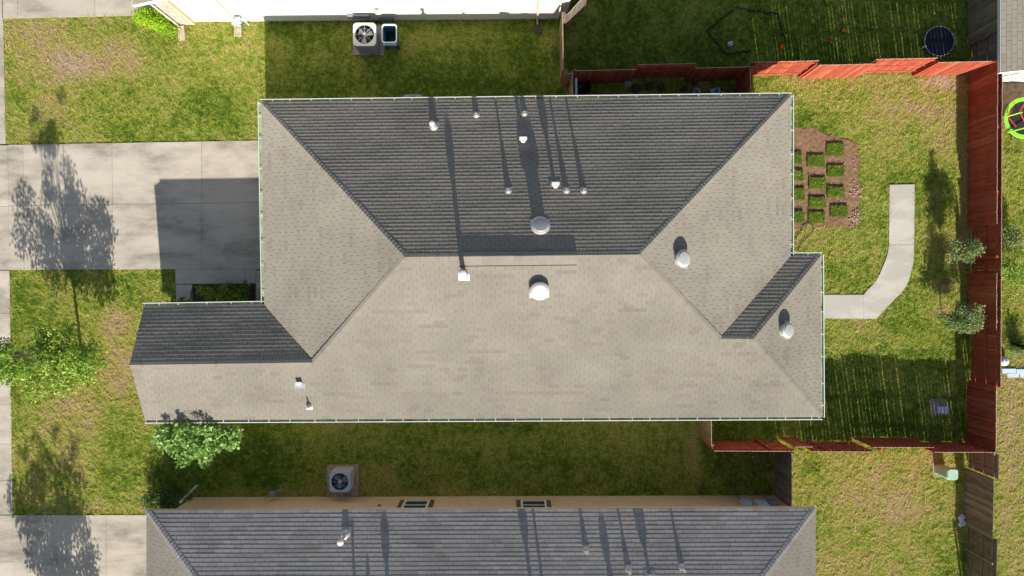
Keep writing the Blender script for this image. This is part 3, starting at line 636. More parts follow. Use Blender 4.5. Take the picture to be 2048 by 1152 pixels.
wy = e0.y+.27
mb = MB(); mb.prism([(E1.x+.5, wy), (E5.x-.5, wy), (E5.x-.5, E6.y-.2), (E1.x+.5, E6.y-.2)], 0, 2.15); mb.add([(E1.x+.5, wy, 2.15), (E5.x-.5, wy, 2.15), (E4.x, wy, 4.2)], [(0, 1, 2)]); local(mb, east).build('wall', WSID, east)
mb = MB(); mb.tube([(E1.x+.2, wy-.06, .2), (E1.x+1.3, wy-.06, 1.5)], .03, 6); mb.tube([(E1.x+.5, wy-.06, .1), (E1.x+2.0, wy-.06, 1.2)], .02, 6); local(mb, east).build('conduit', GREY, east)
mb = MB(); r_ = 0
y = P2(0, 163)[1]
for r_ in range(4):
    for k in range(9):
        mb.box((P2(2003, 0)[0]+.27+k*.53, y-.25-r_*.5, .02), (.52, .49, .05), col=1)
tag(mb.build('patio', PAVER), kind='structure'); EXCL.append([(P2(2003, 0)[0], y), (30, y), (30, y-2.0), (P2(2003, 0)[0], y-2.0)])

# ---------------------------------------------------------------- fences
def fence(label, a, b, cuts, sides, m, h=1.83, gap=(0.003, 0.012), rails_m=None, group=None, capm=None, name='wooden_fence', flat=0.0):
    """a,b: ground points of the post line; cuts: panel fractions; sides: 'L','R','B' pickets left/right/both of direction a->b"""
    a = Vector((*a, 0)); b = Vector((*b, 0)); root = empty(name, a, label, 'fence', group); t = (b-a).normalized(); ln = (b-a).length
    nL = Vector((-t.y, t.x, 0)); M = Matrix((t, nL, Vector((0, 0, 1)))).transposed(); cs = [0]+list(cuts)+[1]
    for i, sd_ in enumerate(sides):
        s0, s1 = cs[i]*ln, cs[i+1]*ln
        for side in ((1, -1) if sd_ == 'B' else ((1,) if sd_ == 'L' else (-1,))):
            mb = MB(); x = s0
            while x < s1-0.03:
                w = min(0.138+random.uniform(-.003, .003), s1-x); hh = h+random.uniform(-.012, .012); tl = random.uniform(-.004, .004)
                off_ = side*(0.045+0.038+0.009+random.uniform(-.0025, .0025)); c = t*(x+w/2)+nL*off_
                mb.box(c+Vector((0, 0, hh/2+.02)), (w, 0.016, hh-.04), M=M @ Matrix.Rotation(tl, 3, 'Z'), mi=0, col=random.random()**1.5)
                mb.box(c+Vector((0, 0, hh+.003)), (w-.006, 0.0155, .006), M=M, mi=1)
                x += w+random.uniform(*gap)*(.55 if random.random() < .65 else 1.5)
            mb.build('picket_panel', [{'red_fence_paint': REDB, 'weathered_wood': WOODB, 'tan_wood': TWOODB}[m.name], capm or m], root, attr='board')
        rs = 1 if sd_ in 'LB' else -1
        for z in (0.32, 0.98, 1.62):
            mb = MB(); mb.box(t*((s0+s1)/2)+nL*(rs*(0.045+.019))+Vector((0, 0, z)), (s1-s0-.004, 0.036, 0.085), M=M); mb.build('rail', m, root)
    k = max(1, int(round(ln/2.45)))
    for i in range(k+1):
        mb = MB(); mb.box(t*(ln*i/k)+Vector((0, 0, (h-.1)/2)), (0.086, 0.086, h-.1), M=M); mb.build('fence_post', m, root)
    return root
def top(px, py, z=1.83): v = W(px, py, z); return (v.x, v.y)
fr = lambda lo, hi, xs: [(x-lo)/(hi-lo) for x in xs]
TOPPALE = CUT  # pale colour of the picket tops
fence('red fence with stepped panels along the north side of the back yard', top(1150, 137), top(2000, 117.5), fr(1150, 2000, [1275, 1392, 1508, 1638, 1753, 1876]), 'RLRLRLR', RED, capm=CUT, gap=(.004, .022))
fence('tall red fence along the east side of the back yard behind two small trees', top(2000, 121), top(1996.5, 905), fr(121, 905, [448, 546, 660, 775]), 'BLBLR', RED, capm=CUT, gap=(.001, .007))
fence('red fence with stepped panels along the south side of the back yard', top(1428, 897.5), top(1992, 900.5), fr(1428, 1992, [1590, 1626, 1748, 1868]), 'RLRLR', RED, capm=CUT, gap=(.005, .024))
fence('short red fence closing off the narrow side yard from the back yard', top(1505, 136), top(1506, 212), [], 'R', RED, capm=CUT)
fence('tan wooden fence from the white house to the red side yard', top(1129, 24), top(1131, 138), [.5], 'RR', TWOOD, capm=CUT, group=None)
fence('short tan fence piece joining the red fence at the side yard', top(1133, 142), top(1148, 142), [], 'R', TWOOD, capm=CUT)
fence('tan wooden gate fence beside the side yard running to the roof edge', top(1149, 142), top(1151, 214), [], 'R', TWOOD, capm=CUT)
fence('light-topped fence running away from the white house corner', top(1131, 27), top(1175, -22), [], 'R', WOOD, capm=WHITE)
fence('tan wooden fence under the south roof edge closing the back yard', top(1426.5, 805), top(1428, 893), [], 'R', TWOOD, capm=CUT)
fence('dark weathered fence between the red fence and the tan-walled house', top(1588, 906), top(1588, 1032), [], 'R', WOOD, capm=CUT, gap=(.001, .007))
fence('weathered grey fence running off the bottom right of the photo', top(1993, 910), top(1987, 1240), fr(910, 1240, [958, 1080]), 'LRL', WOOD, capm=WOOD, gap=(.001, .009))
fence('dark weathered fence beside the beige roof at the upper right', top(1999, -60), top(2000, 113), fr(-60, 113, [60]), 'RL', WOOD, capm=WOOD, gap=(.001, .007))

# ---------------------------------------------------------------- trees and shrubs
def leaf_mat(name, c1, c2, c3=None):
    m = bpy.data.materials.new(name); m.use_nodes = True; N = m.node_tree.nodes; L = m.node_tree.links
    b = N['Principled BSDF']; b.inputs['Roughness'].default_value = 0.5; b.inputs['Specular IOR Level'].default_value = 0.35
    a = N.new('ShaderNodeAttribute'); a.attribute_name = 'leaf'
    r = ramp(N, [(0.0, c1), (0.75, c2), (1.0, c3 or c2)]); L.new(a.outputs['Fac'], r.inputs[0]); L.new(r.outputs[0], b.inputs['Base Color'])
    tr = N.new('ShaderNodeBsdfTranslucent'); L.new(r.outputs[0], tr.inputs[0]); mx = N.new('ShaderNodeMixShader'); mx.inputs[0].default_value = 0.35
    L.new(b.outputs[0], mx.inputs[1]); L.new(tr.outputs[0], mx.inputs[2]); L.new(mx.outputs[0], N['Material Output'].inputs[0])
    return m
def crown(parent, m, clumps, n, size, up=0.6, aspect=0.5, name='crown'):
    """leaf-sized faces scattered round clump centres [(x,y,z,r)]"""
    cl = np.array(clumps); w = cl[:, 3]**2; k = rng.choice(len(cl), n, p=w/w.sum())
    d = rng.normal(size=(n, 3)); d /= np.linalg.norm(d, axis=1)[:, None]; d *= (rng.random(n)**0.45)[:, None]; d[:, 2] *= 0.8
    p = cl[k, :3]+d*cl[k, 3][:, None]
    nz = rng.normal(size=(n, 3)); nz[:, 2] = np.abs(nz[:, 2])+up; nz /= np.linalg.norm(nz, axis=1)[:, None]
    t = rng.normal(size=(n, 3)); t -= (t*nz).sum(1)[:, None]*nz; t /= np.linalg.norm(t, axis=1)[:, None]; s = np.cross(nz, t)
    L_ = (size*rng.uniform(.65, 1.3, n))[:, None]; w_ = L_*aspect
    v = np.stack([p, p+t*L_*.45+s*w_*.5, p+t*L_, p+t*L_*.45-s*w_*.5], 1); v[:, 2, 2] -= (L_[:, 0]*.15)
    lf = np.clip(rng.random(n)*.7+.3*(cl[k, 3] > np.median(cl[:, 3])), 0, 1)
    return np_mesh(name, v.reshape(-1, 3), np.arange(4*n).reshape(n, 4), m, {'leaf': ('FACE', lf)}, parent)
def tree(label, base, clumps, n, size, m, tr=0.07, cat='tree', name='tree', group=None, aspect=0.5, fork=0.5, up=0.6):
    root = empty(name, (base[0], base[1], 0), label, cat, group); B_ = Vector((base[0], base[1], 0))
    cl = [(c[0]-B_.x, c[1]-B_.y, c[2], c[3]) for c in clumps]; zt = max(c[2] for c in cl); zf = zt*fork*0.6
    mb = MB(); mb.tube([(0, 0, -.05), (.02, .01, zf*.5), (.03, 0, zf)], [tr, tr*.85, tr*.75], 9)
    for c in cl:
        p0 = Vector((.03, 0, zf*random.uniform(.7, 1))); p2 = Vector(c[:3]); p1 = p0.lerp(p2, .5)+Vector((0, 0, .12*(p2-p0).length))
        mb.tube([p0, p1, p2], [tr*.42, tr*.25, tr*.08], 5)
    mb.build('trunk', BARK, root); crown(root, m, cl, n, size, up, aspect); return root
def ell(cx, cy, cz, rx, ry, rz, n, r0, r1, seed, hollow=.35):
    R = random.Random(seed); out = []
    while len(out) < n:
        x, y, z = (R.uniform(-1, 1) for _ in range(3)); q = x*x+y*y+z*z
        if hollow*hollow < q < 1: out.append((cx+x*rx, cy+y*ry, cz+z*rz, R.uniform(r0, r1)))
    return out
LF1 = leaf_mat('leaf_bright', (0.12, 0.24, 0.02), (0.28, 0.42, 0.05), (0.46, 0.52, 0.12))
LF2 = leaf_mat('leaf_maple', (0.14, 0.27, 0.045), (0.29, 0.46, 0.11), (0.42, 0.56, 0.20))
LF3 = leaf_mat('leaf_dusty', (0.10, 0.17, 0.045), (0.23, 0.31, 0.10), (0.46, 0.32, 0.14))
LF4 = leaf_mat('leaf_dark', (0.035, 0.07, 0.012), (0.08, 0.14, 0.022), (0.14, 0.19, 0.04))
LF5 = leaf_mat('leaf_lime', (0.16, 0.34, 0.01), (0.42, 0.66, 0.02), (0.56, 0.72, 0.06))
LF6 = leaf_mat('leaf_hedge', (0.07, 0.12, 0.02), (0.22, 0.32, 0.04), (0.46, 0.50, 0.08))
cl = ell(-18.35, -2.75, 2.6, 1.7, 1.0, .9, 24, .32, .60, 3)+ell(-18.6, -2.7, 3.9, .95, .6, 1.2, 14, .22, .42, 4)+[(-17.0, -2.5, 1.7, .42), (-16.9, -3.1, 1.6, .35), (-17.3, -3.6, 1.8, .45), (-19.6, -3.3, 3.0, .6), (-20.2, -2.6, 3.2, .6), (-20.4, -3.4, 2.8, .5), (-18.0, -2.4, 5.4, .22), (-19.2, -2.7, 5.1, .25), (-18.6, -2.9, 4.9, .3), (-17.9, -3.9, 2.2, .5), (-19.0, -4.1, 2.4, .5)]
tree('young bright green tree on the front lawn over the pavement at the left edge', (-18.6, -2.6), cl, 9500, .13, LF1, .075, fork=.55)
cl = ell(-12.5, -6.05, 2.35, 1.45, .75, .55, 26, .26, .42, 11)+[(-13.9, -5.8, 2.2, .4), (-11.1, -5.75, 2.3, .36), (-11.4, -6.2, 2.2, .35), (-12.9, -5.45, 3.05, .2), (-12.2, -5.5, 3.1, .22), (-11.9, -5.5, 2.95, .18), (-13.5, -5.5, 3.0, .2), (-13.2, -6.9, 2.1, .3), (-12.4, -7.0, 2.0, .25)]
tree('light green broad-leaved tree growing against the lower left corner of the big roof', (-12.7, -6.2), cl, 4200, .15, LF2, .07, aspect=.75, fork=.6)
cl = ell(18.42, 1.6, 1.55, .6, .5, .7, 20, .2, .32, 21, .1)+[(18.35, 1.5, 2.35, .22), (18.4, 1.6, 2.6, .16), (18.3, 1.6, 2.1, .26), (18.4, 1.55, 1.9, .3)]
cl = [(a+.32, b, z*.82, r*1.05) for a, b, z, r in cl]
tree('upper of two small dusty-leaved trees against the red east fence', (18.6, 1.55), cl, 4200, .09, LF3, .03)
cl = ell(18.4, -1.2, 1.45, .8, .5, .7, 22, .2, .32, 22, .1)+[(18.3, -1.1, 2.2, .2), (18.6, -1.2, 2.4, .15)]
cl = [(a+.28, b, z*.86, r*1.05) for a, b, z, r in cl]
tree('lower of two small dusty-leaved trees against the red east fence', (18.55, -1.15), cl, 4600, .09, LF3, .03)
# hidden foreground tree outside the lower left corner: its shadow falls on the lawn and lower driveway
cl = ell(-18.9, -16.1, 2.8, 2.1, 1.4, 1.2, 34, .3, .6, 31, .1)+[(-19.9, -16.0, 4.5, .26), (-19.2, -16.1, 4.8, .24), (-18.4, -16.1, 5.0, .26), (-17.7, -16.0, 4.6, .3), (-18.0, -15.9, 4.1, .4), (-19.4, -15.9, 4.0, .4), (-18.9, -16.0, 4.4, .3)]
tree('green tree below the lower left corner whose shade falls on the lower driveway', (-18.9, -16.1), cl, 7000, .15, LF1, .09)
def shrub(label, clumps, n, size, m, up=.6, aspect=.5, cat='shrub', name='shrub', group=None):
    bx = sum(c[0] for c in clumps)/len(clumps); by = sum(c[1] for c in clumps)/len(clumps)
    return tree(label, (bx, by), clumps, n, size, m, .02, cat, name, group, aspect, .3, up)
def row(px0, py0, px1, py1, z, r, n, seed, spread=.2):
    R = random.Random(seed); a = W(px0, py0, z); b = W(px1, py1, z); return [(*(a.lerp(b, (i+.5)/n)+Vector((R.uniform(-spread, spread), R.uniform(-spread, spread), R.uniform(-.1, .1)))), r*R.uniform(.8, 1.2)) for i in range(n)]
shrub('dark green hedge between the front walkway and the projecting roof', row(406, 588, 498, 588, .75, .26, 9, 1)+row(402, 602, 500, 602, .7, .28, 8, 2)+row(362, 602, 390, 600, .4, .16, 3, 3)+row(404, 578, 495, 578, .55, .2, 9, 9, .12), 3000, .12, LF6)
shrub('dark rounded bush in the shade at the corner of the tan-walled house', row(300, 995, 360, 985, .5, .42, 7, 4)+row(296, 1005, 350, 1005, .4, .35, 6, 5), 3600, .09, LF4)
shrub('lime green bush below the brick corner of the white house', row(275, 30, 330, 55, .55, .36, 7, 6, .12)+row(285, 18, 335, 30, .6, .3, 6, 7, .1)+row(315, 62, 345, 66, .4, .2, 3, 8, .08)+row(330, 50, 352, 60, .4, .22, 3, 9, .06), 3800, .075, LF5)
shrub('upper of two small shrubs beyond the red east fence', row(2012, 465, 2030, 480, .7, .35, 6, 10, .25), 1400, .09, LF3)
shrub('lower of two small shrubs beyond the red east fence', row(2012, 530, 2042, 560, .8, .42, 9, 12, .3), 2400, .09, LF1)
root = empty('spiky_plant', tuple(W(2026, 690, 0)), 'dark spiky grass plant beyond the east fence', 'plant'); mb = MB()
for k in range(160):
    a = random.uniform(0, 2*math.pi); r_ = random.uniform(.25, .75); z1 = random.uniform(.2, .7); d = Vector((math.cos(a), math.sin(a), 0)); s_ = Vector((-d.y, d.x, 0))*.014
    p0 = d*.05; p1 = d*r_*.5+Vector((0, 0, z1)); p2 = d*r_+Vector((0, 0, z1*.55)); mb.add([p0-s_, p0+s_, p1+s_, p1-s_, p2], [(0, 1, 2, 3), (3, 2, 4)], 0, random.random())
mb.build('fronds', LF4, root, attr='leaf'); mb = MB(); mb.lathe([(0, -.05), (.09, 0), (.05, .15), (0, .18)], (0, 0, 0), 10); mb.build('stem', BARK, root)

# ---------------------------------------------------------------- cooling units
def ac_unit(label, px, py, zt, size, m_top, m_case, rot=0.0, pad=None, m_fan=None):
    c = W(px, py, zt); root = empty('air_conditioner', (c.x, c.y, 0), label, 'air conditioner'); mb = MB(); s_ = size
    mb.rrect((0, 0), s_*.95, s_*.95, .09, .1, zt-.05, hole=-.93); cs = mb.build('casing', m_case, root)
    mb = MB()
    for k in range(int((zt-.3)/.07)): mb.rrect((0, 0), s_*.97, s_*.97, .09, .17+k*.07, .185+k*.07, hole=-.95)
    mb.build('louvre', m_case, cs)
    mb = MB(); mb.rrect((0, 0), s_, s_, s_*.17, zt-.05, zt, 0, 6, hole=s_*.41); mb.build('top_cover', m_top, root)
    mb = MB(); mb.lathe([(s_*.409, zt-.02), (s_*.40, zt-.25), (0, zt-.25)], (0, 0, 0), 28); mb.build('fan_well', DGREY, root)
    mb = MB()
    for k in range(3):
        a = 2*math.pi*k/3+.4; d = Vector((math.cos(a), math.sin(a), 0)); e = Vector((-d.y, d.x, 0)); p = [d*.05-e*.05, d*s_*.33-e*.12, d*s_*.33+e*.1, d*.05+e*.03]
        mb.add([q_+Vector((0, 0, zt-.14+(.03 if i in (1, 0) else 0))) for i, q_ in enumerate(p)]+[q_+Vector((0, 0, zt-.147+(.03 if i in (1, 0) else 0))) for i, q_ in enumerate(p)], [(0, 1, 2, 3), (7, 6, 5, 4), (0, 1, 5, 4), (1, 2, 6, 5), (2, 3, 7, 6), (3, 0, 4, 7)])
    mb.lathe([(0, zt-.1), (.07, zt-.1), (.07, zt-.2)], (0, 0, 0), 14); mb.build('fan', m_fan or GALV, root)
    mb = MB()
    for k in range(4):
        a = math.pi*k/4; d = Vector((math.cos(a), math.sin(a), 0))*s_*.42; mb.tube([-d+Vector((0, 0, zt+.008)), d+Vector((0, 0, zt+.008))], .006, 5)
    for rr in [.25]:
        n = 28; ps = [(s_*rr*math.cos(2*math.pi*k/n), s_*rr*math.sin(2*math.pi*k/n), zt+.004) for k in range(n+1)]; mb.tube(ps, .003, 4, caps=False)
    mb.lathe([(0, zt+.03), (.055, zt+.025), (.065, zt)], (0, 0, 0), 16); mb.build('fan_guard', m_top, root)
    pd = pad or (0, 0, s_*1.2, s_*1.2); mb = MB(); mb.rrect((pd[0], pd[1]), pd[2], pd[3], .04, -.02, .1); mb.build('pad', PAD, root)
    root.rotation_euler.z = rot; return root
ac_unit('grey cooling unit with bright white lid beside the white house wall', 729, 68.5, 1.12, .96, WHITE, GREY, pad=(-.05, .15, 1.34, 1.3))
ac_unit('grey cooling unit half hidden under the upper edge of the big roof', 826, 209, .92, .84, GALV, GREY, pad=(.35, .02, 1.5, .95))
ac_unit('blue-grey cooling unit on a square pad beside the tan-walled house', 679.5, 963.5, .92, .87, BLUEG, CASE, pad=(-.08, -.2, 1.36, 1.38), m_fan=GREY)
# open bin
c = W(778.5, 67, 1.02); root = empty('wheeled_bin', (c.x, c.y, 0), 'open dark blue wheeled bin next to the white-lidded cooling unit', 'bin')
mb = MB(); zt = 1.02; n0 = 24
def rr_pts(w, d, r, z, cx=0, cy=0, n=5):
    out = []
    for ax, ay, a0 in ((w/2-r, d/2-r, 0), (-w/2+r, d/2-r, 90), (-w/2+r, -d/2+r, 180), (w/2-r, -d/2+r, 270)):
        for k in range(n+1): a = math.radians(a0+90*k/n); out.append((cx+ax+r*math.cos(a), cy+ay+r*math.sin(a), z))
    return out
rings = [rr_pts(.46, .56, .06, .02), rr_pts(.58, .72, .1, zt-.04), rr_pts(.55, .69, .1, zt-.04), rr_pts(.43, .5, .06, .08)]; n_ = len(rings[0]); vv = sum(rings, []); fs = []
for i in range(3):
    for k in range(n_): fs.append((i*n_+k, i*n_+(k+1) % n_, (i+1)*n_+(k+1) % n_, (i+1)*n_+k))
fs += [tuple(range(n_))[::-1], tuple(3*n_+k for k in range(n_))]; mb.add(vv, fs); mb.build('body', [TEAL], root)
mb = MB(); mb.rrect((0, 0), .64, .80, .12, zt-.05, zt, 0, 6, hole=-.86); mb.build('rim', BLUEW, root)
mb = MB(); mb.box((0, -.43, zt-.10), (.56, .05, .05)); mb.box((-.22, -.41, zt-.13), (.04, .1, .1)); mb.box((.22, -.41, zt-.13), (.04, .1, .1)); mb.build('handle', BLUEW, root)
mb = MB(); mb.lathe([(0, 0), (.11, 0), (.11, .25), (.09, .26), (0, .22)], (.05, -.12, .1), 16); mb.build('rubbish', DRYP, root)
for s_ in (-1, 1): mb = MB(); mb.lathe([(0, -.03), (.1, -.03), (.1, .03), (0, .03)], (s_*.25, -.27, .1), 16, M=Matrix.Rotation(math.pi/2, 3, 'Y')); mb.build('wheel', BLACK, root)

# ---------------------------------------------------------------- small things in the yards
def splash(label, px, py, m=PAD, w=.27, l=.62, rz=0.0, name='splash_block'):
    c = W(px, py, 0.03); root_mb = MB(); root_mb.box((0, 0, .02), (w, l, .04)); root_mb.box((-w/2+.02, 0, .06), (.04, l, .06)); root_mb.box((w/2-.02, 0, .06), (.04, l, .06)); root_mb.box((0, l/2-.02, .055), (w-.08, .04, .05))
    o = root_mb.build(name, m); o.location = (c.x, c.y, .03); o.rotation_euler.z = rz; return tag(o, label, 'splash block')
splash('pale splash block under the brick corner of the white house', 364.5, 67, CUT, rz=.08)
splash('brown splash block below the gas meter of the white house', 477, 62, CUT, w=.3, l=.5)
splash('dark splash block at the tan downspout of the white house', 1075.5, 54, DGREY, w=.24, l=.55)
def cone(label, px, py, M):
    c = W(px, py, .08); root = empty('traffic_cone', (c.x, c.y, .0), label, 'cone', 'orange cones in the shaded yard')
    mb = MB(); mb.lathe([(.075, .015), (.02, .2), (.012, .205), (.012, .1), (.05, .0)], (0, 0, 0), 16, M=M); z = min(v[2] for v in mb.v); 
    b_ = MB(); b_.rrect((0, 0), .19, .19, .02, 0, .015, hole=.06); b_.v = [tuple(M @ Vector(v)) for v in b_.v]; z = min(z, min(v[2] for v in b_.v)); root.location.z = -z+.03
    mb.build('cone_body', ORANGE, root); b_.build('base', ORANGE, root)
cone('orange cone lying on its side, uppermost of three in the shaded yard', 1683, 61, Matrix.Rotation(math.radians(78), 3, 'Y'))
cone('orange cone tipped over upwards in the middle of the three', 1661, 87, Matrix.Rotation(math.radians(-70), 3, 'X'))
cone('orange cone beside the lower right end of the black netting', 1563.5, 93, Matrix.Rotation(math.radians(40), 3, 'X') @ Matrix.Rotation(math.radians(-40), 3, 'Y'))
c = W(1461, 88, .14); mb = MB(); prof = [(.125*math.sin(math.pi*k/12), -.125*math.cos(math.pi*k/12)) for k in range(13)]; mb.lathe(prof, (0, 0, 0), 20)
ball = mb.build('football', WHITE, None, True); ball.location = (c.x, c.y, .145); tag(ball, 'white and purple football on the dark lawn inside the netting', 'ball')
mb = MB()
for d in ((0, 0, 1), (.85, 0, .5), (-.4, .75, .5), (-.4, -.75, .5), (.3, .85, .45), (.55, -.7, .4)):
    d = Vector(d).normalized(); Mq = d.to_track_quat('Z', 'Y').to_matrix(); mb.add([d*.1255+Mq @ Vector((.036*math.cos(k*1.2566), .036*math.sin(k*1.2566), 0)) for k in range(5)]+[d*.11+Mq @ Vector((.036*math.cos(k*1.2566), .036*math.sin(k*1.2566), 0)) for k in range(5)], [(0, 1, 2, 3, 4)]+[(k, (k+1) % 5, 5+(k+1) % 5, 5+k) for k in range(5)])
mb.build('panel', PRINT, ball)
# fallen garden netting
mb = MB()
for path in ([(1500, 101), (1478, 106), (1453, 110), (1434, 88), (1414, 62), (1440, 40), (1471, 17), (1512, 23), (1556, 29), (1563, 55), (1569, 92)],):
    pts = [Vector(W(a, b, .04)) for a, b in path]; dense = []
    for a, b in zip(pts, pts[1:]):
        for k in range(8): q_ = a.lerp(b, k/8); dense.append(q_+Vector((random.uniform(-.025, .025), random.uniform(-.025, .025), random.uniform(0, .05))))
    dense.append(pts[-1])
    for k in range(5): mb.tube([p+Vector((random.uniform(-.05, .05), random.uniform(-.05, .05), random.uniform(-.0, .04))) for p in dense], [random.uniform(.004, .012) for _ in dense], 5)
o = mb.build('garden_netting', NET); tag(o, 'black netting lying in a bent outline on the dark lawn', 'netting')
def trampoline(label, px, py, z, r, ring_w, m_ring, m_mat, poles=None, cat='trampoline', legs=6):
    c = W(px, py, z); root = empty('trampoline', (c.x, c.y, 0), label, cat)
    mb = MB(); mb.lathe([(0, z-.01), (r-ring_w, z-.01), (r-ring_w, z-.02), (0, z-.02)], (0, 0, 0), 48); mb.build('jumping_mat', m_mat, root)
    mb = MB(); mb.lathe([(r-ring_w, z-.005), (r-ring_w, z+.012), (r-.01, z+.012), (r, z), (r-.01, z-.02), (r-ring_w, z-.02)], (0, 0, 0), 48); mb.build('frame_ring', m_ring, root)
    for k in range(legs):
        a = 2*math.pi*(k+.3)/legs; mb = MB(); mb.tube([((r-.03)*math.cos(a), (r-.03)*math.sin(a), z-.02), ((r-.03)*math.cos(a), (r-.03)*math.sin(a), 0)], .02, 6); mb.build('leg', GREY, root)
    return root
trampoline('small round trampoline with dark blue mat in the shaded yard', 1879, 82, .3, .645, .022, BLUEG, DMAT)
tr = trampoline('lime green ringed trampoline with red bars at the right edge', 2049, 236, .55, .88, .17, GREENP, NET)
for k, (a, b, z0, z1, m_) in enumerate((((-.87, .02), (-.42, .14), .62, 1.0, GREENP), ((-.72, .0), (-.5, -.42), .62, .75, ORANGE), ((-.42, .1), (-.22, -.34), .9, .9, ORANGE), ((-.74, .08), (-.55, .5), .62, .75, ORANGE), ((-.45, .2), (-.2, .62), .9, .9, ORANGE), ((-.75, -.62), (.3, -.35), .6, .8, GREENP), ((-.2, .78), (.3, .6), .6, .9, GREENP))):
    mb = MB(); mb.tube([(*a, z0), (*b, z1)], .03 if m_ is GREENP else .02, 8); mb.build('bar', m_, tr)
# side yard clutter
c = W(1168, 173, .5); root = empty('tub', (c.x, c.y, 0), 'large black tub in the dark narrow side yard', 'tub')
mb = MB(); mb.lathe([(0, .0), (.25, .0), (.30, .5), (.32, .52), (.30, .53), (.27, .5), (.23, .05), (0, .05)], (0, 0, 0), 28, sx=.95, sy=1.1); mb.build('body', BLACK, root)
mb = MB()
for s_ in (-1, 1): mb.tube([(-.1, s_*.33, .46), (-.08, s_*.4, .45), (.08, s_*.4, .45), (.1, s_*.33, .46)], .014, 6)
mb.build('handle', BLACK, root)
mb = MB(); a = W(1152.5, 156, 1.6); b = W(1152.5, 203, 1.6); mb.box((a+b)/2-Vector((0, 0, .8)), (.09, (a-b).length, 1.6)); tag(mb.build('storage_panel', BLUEW), 'pale upright board beside the tan gate fence', 'board')
def pot(label, px, py, r=.16, h=.22, dry=True, m=TERRA):
    c = W(px, py, h); root = empty('plant_pot', (c.x, c.y, 0), label, 'plant pot', 'plant pots in the narrow side yard')
    mb = MB(); mb.lathe([(0, 0), (r*.7, 0), (r*.95, h-.02), (r, h), (r*.9, h), (r*.85, h-.04)], (0, 0, 0), 18); mb.build('pot', m, root)
    mb = MB(); mb.lathe([(r*.86, h-.035), (0, h-.03)], (0, 0, 0), 14); mb.build('potting_soil', JOINT, root)
    mb = MB()
    for k in range(34):
        a = random.uniform(0, 6.28); d = Vector((math.cos(a), math.sin(a), 0)); e = Vector((-d.y, d.x, 0))*.008; l = random.uniform(.4, 1.25)*r; z1 = random.uniform(.02, .16)
        mb.add([d*.02-e+Vector((0, 0, h-.03)), d*.02+e+Vector((0, 0, h-.03)), d*l+Vector((0, 0, h+z1))], [(0, 1, 2)])
    mb.build('dry_stems', DRYP, root)
for k, (x, y) in enumerate(((1272, 176), (1299, 172), (1322, 174), (1369, 177), (1390, 164))):
    pot(['leftmost clay plant pot of the row, beside the pale blue cup', 'clay plant pot with dry stems, second from the left of the row', 'clay plant pot with dry stems, third from the left of the row', 'clay plant pot with dry stems to the left of the white bucket', 'small clay plant pot just above the white bucket'][k], x, y, r=(.2, .17, .17, .14, .13)[k])
c = W(1256, 167, .25); mb = MB(); mb.lathe([(0, 0), (.08, 0), (.11, .2), (.12, .21), (.1, .2), (.07, .02)], (0, 0, 0), 16); mb.tube([(.11, 0, .16), (.17, 0, .14), (.16, 0, .05), (.09, 0, .05)], .012, 6)
o = mb.build('cup', BLUEW); o.location = (c.x, c.y, .03); tag(o, 'pale blue watering cup left of the plant pots', 'watering cup')
def bucket(label, px, py, M, zc, mark=False):
    c = W(px, py, zc); root = empty('bucket', (c.x, c.y, 0), label, 'bucket', 'white buckets in the narrow side yard'); mb = MB()
    mb.lathe([(0, 0), (.13, 0), (.155, .36), (.165, .37), (.165, .33), (.17, .33), (.17, .35), (.165, .38), (.145, .37), (.12, .02), (0, .02)], (0, 0, 0), 24, M=M); z = min(v[2] for v in mb.v)
    h_ = MB(); h_.tube([M @ Vector((.165*math.cos(a), .165*math.sin(a)*.3+.16, .34)) for a in [k*math.pi/8 for k in range(9)]], .006, 5)
    root.location.z = -z+.02; mb.build('body', BLUEW, root); h_.build('handle', GREY, root)
    if mark:
        k = MB()
        for (a0, a1, z0, z1) in ((-.45, .75, .20, .28), (.05, .5, .10, .20), (-.45, -.2, .16, .2)):
            n = 6; up = []
            for i in range(n+1):
                a = lerp(a0, a1, i/n)+math.pi/2
                for zz in (z0, z1): r_ = .131+.024*zz/.36+.002; up.append(M @ Vector((r_*math.cos(a), r_*math.sin(a), zz)))
            b0 = len(k.v); k.add(up, [(2*i, 2*i+2, 2*i+3, 2*i+1) for i in range(n)])
        k.build('printed_mark', PRINT, root)
bucket('upright empty white bucket beside the big roof edge', 1394.5, 184, Matrix.Identity(3), .4)
Ml = Matrix.Rotation(math.radians(10), 3, 'Z') @ Matrix.Rotation(math.radians(90), 3, 'Y') @ Matrix.Rotation(math.radians(90), 3, 'Z')
bucket('white bucket with blue print lying on its side', 1421, 184, Ml, .2, True)
c = W(1447, 186, .15); mb = MB(); mb.lathe([(.11*math.sin(math.pi*k/10), -.11*math.cos(math.pi*k/10)) for k in range(11)], (0, 0, 0), 18); mb.tube([(0, 0, .11), (0, 0, .13)], .02, 8)
o = mb.build('garden_float', CUT); o.location = (c.x, c.y, .13); tag(o, 'small pale ball right of the lying bucket', 'ball')
